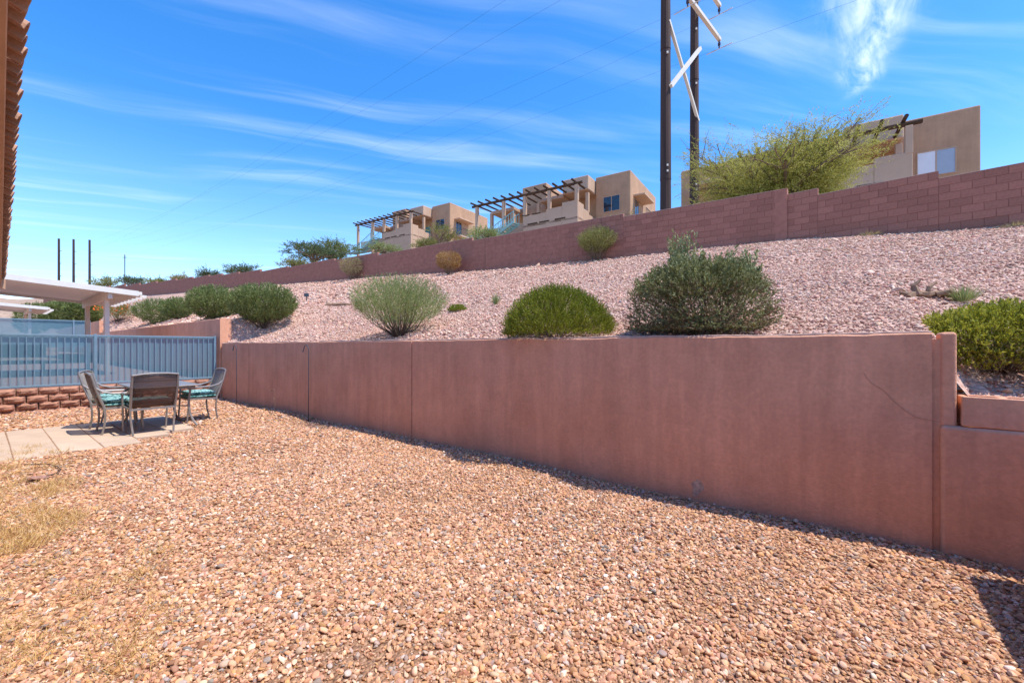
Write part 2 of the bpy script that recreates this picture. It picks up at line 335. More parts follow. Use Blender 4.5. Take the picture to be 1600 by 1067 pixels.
# ------------------------------------------------------------------ gravel
def stone_mesh(i):
    import bmesh
    bm = bmesh.new(); bmesh.ops.create_icosphere(bm, subdivisions=2, radius=0.5); r = random.Random(i)
    dirs = [Vector((r.gauss(0, 1), r.gauss(0, 1), r.gauss(0, 1))).normalized() for _ in range(10)]; cut = [r.uniform(0.24, 0.40) for _ in dirs]
    for v in bm.verts:
        for d, c in zip(dirs, cut):
            q = v.co.dot(d)
            if q > c: v.co -= d*(q-c)*0.95
        v.co *= 1+0.06*r.uniform(-1, 1)
    bm.transform(Matrix.Diagonal((1.15, r.uniform(.75, 1.0), r.uniform(.5, .72), 1)))
    me = bpy.data.meshes.new('pebble'); bm.to_mesh(me); bm.free()
    me.polygons.foreach_set('use_smooth', [i % 3 == 0]*len(me.polygons)); me.materials.append(M['stone']); return me
protos = bpy.data.collections.new('pebble_shapes')
for i in range(8): protos.objects.link(bpy.data.objects.new('pebble', stone_mesh(i)))
def gravel_tree():
    ng = bpy.data.node_groups.new('scatter_pebbles', 'GeometryNodeTree')
    ng.interface.new_socket('Geometry', in_out='INPUT', socket_type='NodeSocketGeometry'); ng.interface.new_socket('Geometry', in_out='OUTPUT', socket_type='NodeSocketGeometry')
    N = ng.nodes; L = ng.links; gi = N.new('NodeGroupInput'); go = N.new('NodeGroupOutput')
    ci = N.new('GeometryNodeCollectionInfo'); ci.inputs['Collection'].default_value = protos; ci.inputs['Separate Children'].default_value = True; ci.inputs['Reset Children'].default_value = True
    ip = N.new('GeometryNodeInstanceOnPoints'); ip.inputs['Pick Instance'].default_value = True
    def na(nm, ty):
        n = N.new('GeometryNodeInputNamedAttribute'); n.data_type = ty; n.inputs[0].default_value = nm; return n.outputs[0]
    mp = N.new('GeometryNodeMeshToPoints'); L.new(gi.outputs[0], mp.inputs[0])
    L.new(mp.outputs[0], ip.inputs['Points']); L.new(ci.outputs[0], ip.inputs['Instance'])
    L.new(na('pick', 'INT'), ip.inputs['Instance Index']); L.new(na('rot', 'FLOAT_VECTOR'), ip.inputs['Rotation']); L.new(na('scl', 'FLOAT_VECTOR'), ip.inputs['Scale'])
    L.new(ip.outputs[0], go.inputs[0]); return ng
NG = gravel_tree()
def gravel(name, P, size, cols, wts, label):
    n = len(P); me = bpy.data.meshes.new(name); me.vertices.add(n); me.vertices.foreach_set('co', np.asarray(P, dtype=np.float32).ravel())
    c = np.array(cols)[rng.choice(len(cols), n, p=wts/wts.sum())]*rng.uniform(0.70, 1.22, (n, 1)); c = np.clip(c*rng.uniform(0.95, 1.05, (n, 3)), 0, 0.9)
    Pn = np.asarray(P); dust = np.clip(.5+.5*np.sin(Pn[:, 0]*1.7+1.3*np.sin(Pn[:, 1]*.9))*np.sin(Pn[:, 1]*1.4+1.1*np.sin(Pn[:, 0]*1.1)), 0, 1)[:, None]
    c = c*(1-.28*dust)+.28*dust*np.array(cols[0])*1.05
    for nm, ty, val in (('col', 'FLOAT_COLOR', np.c_[c, np.ones(n)]), ('rot', 'FLOAT_VECTOR', np.c_[rng.normal(0, .35, n), rng.normal(0, .35, n), rng.uniform(0, 6.28, n)]),
                        ('scl', 'FLOAT_VECTOR', size[:, None]*rng.uniform(0.85, 1.15, (n, 3)))):
        a = me.attributes.new(nm, ty, 'POINT'); a.data.foreach_set('color' if ty == 'FLOAT_COLOR' else 'vector', val.astype(np.float32).ravel())
    a = me.attributes.new('pick', 'INT', 'POINT'); a.data.foreach_set('value', rng.integers(0, 8, n).astype(np.int32))
    o = bpy.data.objects.new(name, me); C.objects.link(o); me.materials.append(M['stone'])
    md = o.modifiers.new('scatter', 'NODES'); md.node_group = NG
    return tag(o, label, 'gravel', kind='stuff')
SLABS = []   # (v0, v1, u0, u1): filled here so the gravel stays off the pavers
vj = [-5.05, -4.65, -4.25, -3.85, -3.45, -3.05, -2.65, -2.24, -1.84]
for i in range(8):
    f = 8.5 if i < 6 else (8.93 if i == 6 else 9.22)
    js = [f, 9.8, 11.2] if i % 2 == 0 else [f, f+0.45, 9.82, 11.2]
    if i == 6: js = [f, 10.1, 11.2]
    for j in range(len(js)-1): SLABS.append((vj[i], vj[i+1], js[j], js[j+1]))
def on_slab(u, v): return (v > -5.05) & (v < -1.84) & (u > np.where(v < -2.65, 8.5, np.where(v < -2.24, 8.93, 9.22))) & (u < 11.2)
def scatter_yard():
    # density falls with the distance from the viewpoint, stones stay of one size class
    out = []; sz = []
    for (dlo, dhi, dens, s) in ((0, 3.2, 6600, .0172), (3.2, 6, 4500, .0186), (6, 9, 2300, .0235), (9, 25, 900, .033)):
        n = int(20.5*9.0*dens); u = rng.uniform(-6.5, 14.0, n); v = rng.uniform(-9.0, -0.005, n)
        p = A+np.outer(u, e1)+np.outer(v, e2); d = np.hypot(p[:, 0], p[:, 1])
        thin = np.sin(p[:, 0]*2.3+np.sin(p[:, 1]*1.7)*1.5)*np.sin(p[:, 1]*2.9+np.sin(p[:, 0]*1.3)) > .72
        k = (~thin | (rng.uniform(0, 1, n) < .55)) & (d >= dlo) & (d < dhi) & (p[:, 1] > 0.9) & (np.abs(p[:, 0]) < 1.32*p[:, 1]+0.6) & ~on_slab(u, v)
        p = p[k]; q = s*np.clip(rng.lognormal(-.03, 0.42, k.sum()), .42, 2.4); z = 0.012*np.sin(u[k]*2.1+v[k])+0.012*np.sin(v[k]*2.7-u[k])-0.012
        out.append(np.c_[p, z+q*rng.uniform(0.0, 0.30, k.sum())]); sz.append(q)
    return np.concatenate(out), np.concatenate(sz)
P, S = scatter_yard(); gravel('yard_gravel', P, S, YARD, YW, 'tan and orange river gravel covering the yard floor')
def scatter_slope():
    out = []; sz = []
    for (dlo, dhi, dens, s) in ((0, 6, 3700, .0198), (6, 10, 2100, .025), (10, 16, 1000, .034), (16, 45, 260, .060)):
        n = int(45*12.6*dens*0.55); u = rng.uniform(-5, 40, n); vw = np.interp(u, _wu[:, 0], _wu[:, 1]); v = 0.2+rng.uniform(0, 1, n)*(vw-0.2)
        keep = rng.uniform(0, 1, n) < vw/12.6/0.55*0.55
        p = A+np.outer(u, e1)+np.outer(v, e2); d = np.hypot(p[:, 0], p[:, 1])
        k = keep & (d >= dlo) & (d < dhi) & (p[:, 1] > 1.5) & (np.abs(p[:, 0]) < 1.3*p[:, 1]+0.6)
        p = p[k]; q = s*np.clip(rng.lognormal(-.03, 0.42, k.sum()), .42, 2.4); z = slope_h(u[k], v[k])
        out.append(np.c_[p, z+q*rng.uniform(0, 0.3, k.sum())]); sz.append(q)
    return np.concatenate(out), np.concatenate(sz)
P, S = scatter_slope(); big = rng.choice(len(S), 700); S[big] *= rng.uniform(1.5, 2.6, 700); gravel('slope_gravel', P, S, SLOPE, SW, 'pale pink crushed rock spread over the slope')

# ------------------------------------------------------------------ pavers
patio = empty('patio', W(9.8, -3.4, 0), TH); patio['kind'] = 'structure'
for (v0, v1, u0, u1) in SLABS:
    g = 0.004; b = MB(); hu, hv = (u1-u0)/2-g, (v1-v0)/2-g
    b.box(-hu, hu, -hv, hv, -0.03, 0.022+random.uniform(-.004, .004))
    o = b.build('paver', M['paver'], patio, bevel=0.006, seg=1)
    o.location = (-( (u0+u1)/2-9.8), (v0+v1)/2+3.4, 0); o.rotation_euler = (random.uniform(-.006, .006), random.uniform(-.004, .004), random.uniform(-.006, .006))

b = MB()
for (v0, v1, u0, u1) in ((-5.05, -2.65, 8.52, 11.18), (-2.66, -2.24, 8.95, 11.18), (-2.25, -1.86, 9.24, 11.18)): b.box(-(u1-9.8), -(u0-9.8), v0+3.41, v1+3.39, -.02, .012+.0007*abs(v0))
b.build('sand_joint', M['yard'], patio)
# ------------------------------------------------------------------ stucco retaining wall (local x = -u, y = v)
def wavy_panel(x0, x1, y0, y1, z0, z1, name, m, parent, amp=0.006, bev=0.012):
    """wall panel with a slightly uneven top and rounded arrises"""
    b = MB(); n = max(2, int((x1-x0)/0.06)); prof = [(y0, z0), (y0, z1-bev), (y0+bev, z1), (y1-bev, z1), (y1, z1-bev), (y1, z0)]; k = len(prof)
    ph = random.uniform(0, 9)
    for i in range(n+1):
        x = x0+(x1-x0)*i/n; dz = amp*(math.sin(x*3+ph)*.6+math.sin(x*11+ph*2)*.3+random.uniform(-.5, .5)); dy = 0.003*math.sin(x*2.3+ph)
        for (y, z) in prof: b.v.append((x, y+dy, z+(dz if z > z0 else 0)))
    for i in range(n):
        for j in range(k-1): b.f.append((i*k+j, (i+1)*k+j, (i+1)*k+j+1, i*k+j+1))
    b.f.append(tuple(range(k))); b.f.append(tuple(n*k+j for j in range(k))[::-1])
    return b.build(name, m, parent)
rw = empty('retaining_wall', W(0, 0, 0), TH, 'long shaded terracotta stucco retaining wall between yard and gravel slope', 'wall')
for (u0, u1) in ((0.075, 5.742), (5.758, 12.03), (12.046, 13.9)):
    wavy_panel(-u1, -u0, 0, 0.2, -0.2, 1.49, 'wall_panel', M['stucco'], rw)
    wavy_panel(-u1, -u0, 0.012, 0.19, 1.486, 1.503, 'weathered_top', M['cap'], rw, amp=0.007, bev=0.006)
b = MB(); b.box(-13.88, -0.03, 0.022, 0.17, -0.2, 1.45); b.build('joint_filler', M['stucco'], rw)
# rounded end pier and the lower wall beside it
def rounded(x0, x1, y0, y1, z0, z1, name, parent, bev=0.03, m=None):
    b = MB(); b.box(x0, x1, y0, y1, z0, z1); return b.build(name, m or M['stucco'], parent, bevel=bev, seg=4, auto=True)
rounded(-0.035, 0.048, 0.012, 0.205, 0.845, 1.497, 'end_pier', rw, 0.022)
rounded(-0.035, 3.2, -0.012, 0.215, -0.2, 0.86, 'low_wall', rw, 0.028)
b = MB(); pts = [(-0.44, 1.20), (-0.40, 1.13), (-0.33, 1.08), (-0.27, 1.0), (-0.22, .95), (-0.16, .90), (-0.08, .885), (-0.03, .88)]
b.tube([(x, -0.0005, z) for x, z in pts], 0.0008, 5); b.build('crack', M['crack'], rw)
b = MB(); n = 14; ring = [(0.05*math.cos(t)*(1+.35*math.sin(3*t+1)), 0.075*math.sin(t)*(1+.25*math.sin(2*t))) for t in [2*math.pi*i/n for i in range(n)]]
b.add([(-1.62+x, -0.003-.001, 0.10+z) for x, z in ring]+[(-1.62, -0.005, 0.10)], [(i, (i+1) % n, n) for i in range(n)]); b.build('bare_patch', M['chip'], rw)
# loose blocks lying on the low wall
def hollow_block(name, parent, Lx=0.40, Ly=0.2, Lz=0.2, m=None):
    b = MB(); cx = [-Lx/2, -Lx/2+.035, -.02, .02, Lx/2-.035, Lx/2]; hy = Ly/2; w = 0.032
    b.box(-Lx/2, Lx/2, -hy, -hy+w, 0, Lz); b.box(-Lx/2, Lx/2, hy-w, hy, 0, Lz)
    for i in (0, 2, 4): b.box(cx[i], cx[i+1], -hy+w, hy-w, 0, Lz-.001)
    return b.build(name, m, parent, bevel=0.005, seg=1)
for i, (u, yaw, lab) in enumerate(((-0.265, 0.02, 'hollow terracotta block set on the low wall beside the end pier'), (-0.70, -0.03, 'hollow terracotta block at the right edge on the low wall'))):
    o = hollow_block('concrete_block', None, m=M['stucco']); o.location = W(u, 0.10, 0.862+0.006*i); o.rotation_euler = (0, 0.012, TH+yaw)
    tag(o, lab, 'block', 'loose blocks on the low wall')
# dividing wall that runs from the low wall towards the house, just right of the view
dv = empty('dividing_wall', W(-0.50, 0, 0), TH, 'low terracotta stucco dividing wall at the right, meeting the retaining wall', 'wall')
rounded(0, 0.2, -3.9, -0.13, -0.2, 1.02, 'wall_panel', dv, 0.02)

# neighbours' retaining walls, higher
nw = empty('retaining_wall', W(13.95, 0, 0), TH, 'taller terracotta stucco wall with a sunlit end, beyond the blue fence', 'wall')
for (u0, u1) in ((0, 5.0), (5.014, 9.9), (9.914, 19.0)):
    wavy_panel(-u1, -u0, -0.03 if u0 == 0 else 0, 0.24, -0.2, 2.16, 'wall_panel', M['stucco'], nw)
nw2 = empty('retaining_wall', W(33, 0, 0), TH, 'distant stucco wall end behind the patio cover posts', 'wall')
wavy_panel(-20, 0, 0, 0.25, 0.3, 2.82, 'wall_panel', M['stucco'], nw2)

# ------------------------------------------------------------------ red block wall on the hill
bw = empty('block_wall', (KC[0], KC[1], 4.5), 0, 'long stepped red concrete block wall along the top of the slope', 'wall')
steps = [(-12, 5.4), (-8.5, 5.6), (-6, 5.8), (-3.4, 6.0), (-0.81, 6.2), (0, 6.4), (5.3, 6.52), (12.8, 6.66), (19.8, 6.82), (24, 6.94), (29.5, 7.02), (33.3, 7.2), (36.8, 7.35), (39.8, 7.5), (42.3, 7.62), (45.8, 7.78), (49.7, 7.95), (54.8, 8.15), (60, 8.4), (65, 8.7), (71, 9.0), (78, 9.4), (86, 9.9), (95, 10.4), (104, 10.9)]
seams = [6.2, 12.0, 19.7, 27.5, 35, 42.2, 49.6, 57]
cuts = sorted([a for a, _ in steps]+seams+[109])
blocks = []; core = MB(); farb = MB()
def bx(a0, a1, z0, z1, off0, off1, mb):
    d = KD if a0 >= -1e-6 else RD; n = np.array((d[1], -d[0])); p0 = KC+d*a0-KC; p1 = KC+d*a1-KC
    q = [p0+n*off0, p1+n*off0, p1+n*off1, p0+n*off1]; z0 -= 4.5; z1 -= 4.5
    mb.add([(x, y, z0) for x, y in q]+[(x, y, z1) for x, y in q], [(0, 1, 2, 3), (7, 6, 5, 4), (0, 4, 5, 1), (1, 5, 6, 2), (2, 6, 7, 3), (3, 7, 4, 0)])
for i in range(len(cuts)-1):
    a0, a1 = cuts[i], cuts[i+1]; top = [t for a, t in steps if a <= a0+1e-6][-1]; sm0 = 0.012 if a0 in seams else 0
    zb = min(wall_base(a0), wall_base(a1))-0.25
    bx(a0+sm0, a1, zb-0.3, top-0.006, 0.012, 0.14, core)
    k = 0; z = top
    while z > zb:
        z0 = z-0.2; off = 0.2 if (round(z/0.2) % 2) else 0.0; a = math.floor((a0-off)/0.4)*0.4+off
        while a < a1-1e-6:
            b0, b1 = max(a, a0+sm0), min(a+0.4, a1)
            if b1-b0 > 0.03: blocks.append((b0, b1, z0, z))
            a += 0.4
        z = z0
def bdist(t): p = wall_pt((t[0]+t[1])/2); return math.hypot(*p) + (0 if -5.6 < t[0] else 50) + (30 if t[3] < wall_base(t[0])-0.02 else 0)
blocks.sort(key=bdist)
blk = MB(); c = 0.006
# unit block with chamfered face: x 0..1 along, y -? face at 0, z 0..1
blk.add([(0, .13, 0), (1, .13, 0), (1, .13, 1), (0, .13, 1), (0, c, 0), (1, c, 0), (1, c, 1), (0, c, 1), (.015, 0, .03), (.985, 0, .03), (.985, 0, .97), (.015, 0, .97)],
        [(4, 5, 9, 8), (5, 6, 10, 9), (6, 7, 11, 10), (7, 4, 8, 11), (8, 9, 10, 11), (0, 1, 5, 4), (1, 2, 6, 5), (2, 3, 7, 6), (3, 0, 4, 7)])
bme = blk.mesh('block'); bme.materials.append(M['cmu'])
for (a0, a1, z0, z1) in blocks[:300]:
    d = RD if a0 < -1e-6 else KD; p = wall_pt(a1-0.003)  # block's left end seen from the yard is the far one
    jit = random.uniform(-.003, .003); n = np.array((d[1], -d[0])); q = p-KC+n*jit
    o = obj('block', bme, None, bw, (q[0], q[1], z0-4.5+0.004), (0, 0, math.atan2(-d[1], -d[0])), (a1-a0-0.007, 1, z1-z0-0.008))
for (a0, a1, z0, z1) in blocks[300:]: bx(a0+.003, a1-.003, z0+.003, z1-.003, 0.0, 0.13, farb)
core.build('mortar_core', M['mortar'], bw); o = farb.build('far_blocks', M['cmu'], bw); o['kind'] = 'stuff'
b = MB()
bx(-0.02, 0.43, 4.2, 6.4, -0.05, 0.16, b); b.build('pilaster', M['cmu'], bw, bevel=0.006, seg=1)
for s in seams[:6]:
    b = MB(); tp = [t for a, t in steps if a <= s][-1]; bx(s-0.02, s+.01, wall_base(s)-.3, tp+.003, 0.004, 0.15, b); b.build('control_joint', M['stemdark'], bw)
# thin pale mortar cap line along each step
for (a, t), (a2, _) in zip(steps, steps[1:]+[(109, 0)]):
    if a < -9 or a > 60: continue
    b = MB(); bx(a, a2, t+0.0005, t+0.013, 0.004, 0.146, b); b.build('mortar_cap', M['cap'], bw)
# ------------------------------------------------------------------ garden block wall + blue fence across the yard's far end
gw = empty('garden_wall', W(14.0, -4.5, 0), TH, 'low wall of rough split-face red blocks beneath the blue fence', 'wall')
def rough_block(L, H, D, seed):
    r = random.Random(seed); b = MB(); nx, nz = 5, 3
    f = [[(x/nx*L-L/2, (-.02-r.uniform(0, .045)) if 0 < x < nx and 0 < z < nz else (0.004+r.uniform(0, .012)), z/nz*H) for z in range(nz+1)] for x in range(nx+1)]
    pts = [p for col in f for p in col]; k = nz+1
    fs = [(i*k+j, (i+1)*k+j, (i+1)*k+j+1, i*k+j+1) for i in range(nx) for j in range(nz)]
    n0 = len(pts); pts += [(-L/2*.86, D, 0), (L/2*.86, D, 0), (L/2*.86, D, H), (-L/2*.86, D, H)]
    fs += [(n0+1, n0, n0+3, n0+2), tuple([i*k+nz for i in range(nx+1)]+[n0+2, n0+3]), tuple([i*k for i in range(nx+1)][::-1]+[n0, n0+1]), tuple([j for j in range(k)][::-1]+[n0+3, n0])[::-1], tuple([nx*k+j for j in range(k)]+[n0+2, n0+1])]
    b.add(pts, fs); return b.mesh('block')
rbm = [rough_block(0.295, 0.146, 0.26, s) for s in range(6)]
for m_ in rbm: m_.materials.append(M['splitface'])
# the wall runs along v: local y; blocks face the yard (local +x)
for c_ in range(4):
    z = -0.09+c_*0.152; v = -8.3+(0.155 if c_ % 2 else 0)
    while v < -0.2:
        obj('block', random.choice(rbm), None, gw, (0.03-c_*0.012+random.uniform(-.006, .006), v+4.5, z), (0, 0, math.pi/2+random.uniform(-.02, .02)))
        v += 0.308+random.uniform(-.004, .008)
b = MB(); b.box(-0.26, -0.06, -3.9, 4.44, -0.1, 0.5); b.build('fill', M['yard'], gw)
FU = 14.12
def fence(u, v0, v1, z0, z1, posts, label, pick=0.112, pitch_z=0.0, detail=True):
    root = empty('metal_fence', W(u, v1, 0), TH, label, 'fence'); ln = v1-v0
    if detail:
        n = int(ln/pick)
        for i in range(1, n):
            y = -ln+i*pick; b = MB(); b.box(-.008, .008, y-.008, y+.008, z0+.03, z1-.03); b.build('picket', M['fence'], root)
    for zz in ((z0, z0+.04), (z1-.04, z1)):
        b = MB(); b.box(-.018, .018, -ln, 0, zz[0], zz[1]); b.build('rail', M['fence'], root, bevel=.004, seg=1)
    for p in posts:
        b = MB(); b.box(-.028, .028, p-v1-.028, p-v1+.028, z0-.25, z1+.02); b.build('post', M['fence'], root, bevel=.004, seg=1)
    b = MB(); ny = 40
    for i in range(ny+1):
        y = -ln+ln*i/ny; w = 0.006*math.sin(y*5)+.004*math.sin(y*13)
        for z in (z0+.035, (z0+z1)/2, z1-.035): b.v.append((-.045-w*(1 if z != z1-.035 else .2), y, z))
    b.f = [(i*3+j, (i+1)*3+j, (i+1)*3+j+1, i*3+j+1) for i in range(ny) for j in range(2)]; b.sm = True
    b.build('privacy_screen', M['screen'], root); return root
fence(FU, -8.2, -0.06, 0.53, 1.66, [-8.1, -5.0, -2.45, -0.1], 'near blue metal picket fence with privacy screen on the split-block wall')
fence(32.9, -9, -0.35, 1.35, 2.78, [-8.9, -6.2, -3.6, -1.0], 'farther pale blue screened fence seen above the near fence', detail=False)

# ------------------------------------------------------------------ neighbours' patio covers
def cover(name, u0, u1, vo, vi, zo, zi, label, posts, gz, rafters=True):
    root = empty(name, W(u0, vo, gz), TH, label, 'patio cover'); t = 0.16; sl = (zi-zo)/(vo-vi)
    def Z(y): return zo-gz-sl*y              # y = v - vo (negative towards the house)
    L = u1-u0; b = MB(); ys = [0, vi-vo]
    b.add([(0, ys[0], Z(0)), (-L, ys[0], Z(0)), (-L, ys[1], Z(ys[1])), (0, ys[1], Z(ys[1])), (0, ys[0], Z(0)+.05), (-L, ys[0], Z(0)+.05), (-L, ys[1], Z(ys[1])+.05), (0, ys[1], Z(ys[1])+.05)],
          [(0, 1, 2, 3), (7, 6, 5, 4), (0, 4, 5, 1), (1, 5, 6, 2), (2, 6, 7, 3), (3, 7, 4, 0)]); b.build('roof_panel', M['white'], root)
    for x in (0.004, -L-.034):
        b = MB(); b.add([(x, .03, Z(0)-.09), (x, vi-vo, Z(vi-vo)-.09), (x, vi-vo, Z(vi-vo)+.07), (x, .03, Z(0)+.07), (x+.03, .03, Z(0)-.09), (x+.03, vi-vo, Z(vi-vo)-.09), (x+.03, vi-vo, Z(vi-vo)+.07), (x+.03, .03, Z(0)+.07)],
            [(0, 1, 2, 3), (7, 6, 5, 4), (0, 4, 5, 1), (1, 5, 6, 2), (2, 6, 7, 3), (3, 7, 4, 0)]); b.build('fascia', M['white'], root)
    b = MB(); b.box(-L, 0, .004, .12, Z(0)-.06, Z(0)+.05); b.build('gutter', M['white'], root, bevel=.01)
    yb = -0.62; b = MB(); b.box(-L+.05, -.05, yb-.05, yb+.05, Z(yb)-.26, Z(yb)-.002); b.build('beam', M['cream'], root)
    if rafters:
        x = -.3
        while x > -L:
            b = MB(); b.bar((x, .28, Z(.28)-.05), (x, -.6, Z(-.6)-.05), .045, .09); b.build('rafter_tail', M['white'], root); x -= .61
    for pu in posts:
        x = -(pu-u0)
        for dx in (-.085, .085):
            b = MB(); b.box(x+dx-.055, x+dx+.055, yb-.055, yb+.055, 0, Z(yb)-.262); b.build('post', M['cream'], root, bevel=.006, seg=1)
    return root
cover('patio_cover', 18.2, 23.6, -1.0, -9.5, 3.08, 3.72, 'white patio cover on paired cream posts beyond the near blue fence', [18.87, 22.7], 0.5)
cover('patio_cover', 36.0, 41, -1.75, -9.5, 3.55, 4.1, 'small distant white patio cover at the far left', [36.6, 40.4], 1.0)
# neighbour's house wall behind the covers, and garden furniture seen dimly through the screen
nh = empty('neighbour_house', W(14.8, -9.5, 0.4), TH, 'neighbouring tan stucco house wall beyond the blue fence', 'house')
b = MB(); b.box(-15, 0, -4, 0, 0, 2.75); b.build('wall', M['adobelight'], nh)
b = MB(); b.add([(0.4, .45, 2.7), (-15.4, .45, 2.7), (-15.4, -2, 3.6), (.4, -2, 3.6), (0.4, -4.45, 2.7), (-15.4, -4.45, 2.7)], [(0, 1, 2, 3), (3, 2, 5, 4), (0, 3, 4), (1, 5, 2)]); b.build('roof', M['tile'], nh)
bt = empty('garden_bench', W(20.3, -3.6, 0.5), TH+1.57, 'dim dark bench behind the blue privacy screen', 'bench')
b = MB(); b.box(-.8, .8, -.25, .25, .40, .45); b.build('seat', M['stemdark'], bt)
b = MB(); b.box(-.8, .8, .22, .27, .55, .95); b.build('backrest', M['stemdark'], bt)
for x in (-.72, .72):
    for y in (-.2, .2): b = MB(); b.box(x-.03, x+.03, y-.03, y+.03, 0, .40); b.build('leg', M['stemdark'], bt)

# ------------------------------------------------------------------ own house: eave at the left edge
EV, EZ, EU = -4.04, 2.75, 13.2
HD = Vector((-.771, .636, 0)).normalized(); HNV = Vector((.636, .771, 0)).normalized(); hp = HD*13.2+HNV*-.428
hs = empty('house', (hp.x, hp.y, 0), math.atan2(-HD.y, -HD.x), 'own house with terracotta tile eave along the left picture edge', 'house')
Lh = EU+4
b = MB(); b.box(0.3, Lh, -6, 0, -0.2, 2.62); b.build('wall', M['adobelight'], hs)
pitch = math.radians(20)
b = MB(); b.box(0, Lh, 0.425-.02, .425+.02, EZ-.20, EZ-.02); b.build('fascia', M['fascia'], hs, bevel=.004, seg=1)
b = MB(); b.box(0.02, Lh, 0.0, .404, EZ-.14, EZ-.12); b.build('soffit', M['soffit'], hs)
b = MB(); y1 = -3.2
b.add([(0, .44, EZ-.015), (Lh, .44, EZ-.015), (Lh, y1, EZ-.015+math.tan(pitch)*(.44-y1)), (0, y1, EZ-.015+math.tan(pitch)*(.44-y1)), (0, .44, EZ-.03), (Lh, .44, EZ-.03), (Lh, y1, EZ-.2), (0, y1, EZ-.2)],
      [(0, 1, 2, 3), (7, 6, 5, 4), (0, 4, 5, 1), (1, 5, 6, 2), (2, 6, 7, 3), (3, 7, 4, 0)]); b.build('roof_deck', M['soffit'], hs)
def tile_mesh():
    b = MB(); n = 8; r0, r1 = 0.062, 0.048; Lt = 0.46
    for (y, s) in ((0, 1.0), (Lt, .86)):
        for r in (r0, r1):
            for i in range(n+1):
                t = math.pi*i/n; b.v.append((r*s*math.cos(t), -y, r*s*math.sin(t)))
    k = n+1
    for i in range(n):
        b.f += [(i, i+1, 2*k+i+1, 2*k+i), (k+i+1, k+i, 3*k+i, 3*k+i+1), (i+1, i, k+i, k+i+1)]
    b.f += [(0, 2*k, 3*k, k), (n, k+n, 3*k+n, 2*k+n)]; b.sm = False; return b.mesh('roof_tile')
tm = tile_mesh(); tm.materials.append(M['tile'])
x = 0.06
while x < Lh-1.2:
    obj('roof_tile', tm, None, hs, (x, .485+random.uniform(-.008, .008), EZ-.018+random.uniform(-.003, .003)), (-pitch, random.uniform(-.03, .03), random.uniform(-.02, .02)))
    x += 0.125
b = MB(); b.add([(-.02, .50, EZ-.02), (-.02, -3, EZ+1.25), (.10, -3, EZ+1.25), (.10, .50, EZ-.02), (-.02, .50, EZ-.22), (-.02, -3, EZ+1.05), (.10, -3, EZ+1.05), (.10, .5, EZ-.22)],
      [(0, 1, 2, 3), (7, 6, 5, 4), (0, 4, 5, 1), (1, 5, 6, 2), (2, 6, 7, 3), (3, 7, 4, 0)]); b.build('rake_board', M['fascia'], hs)

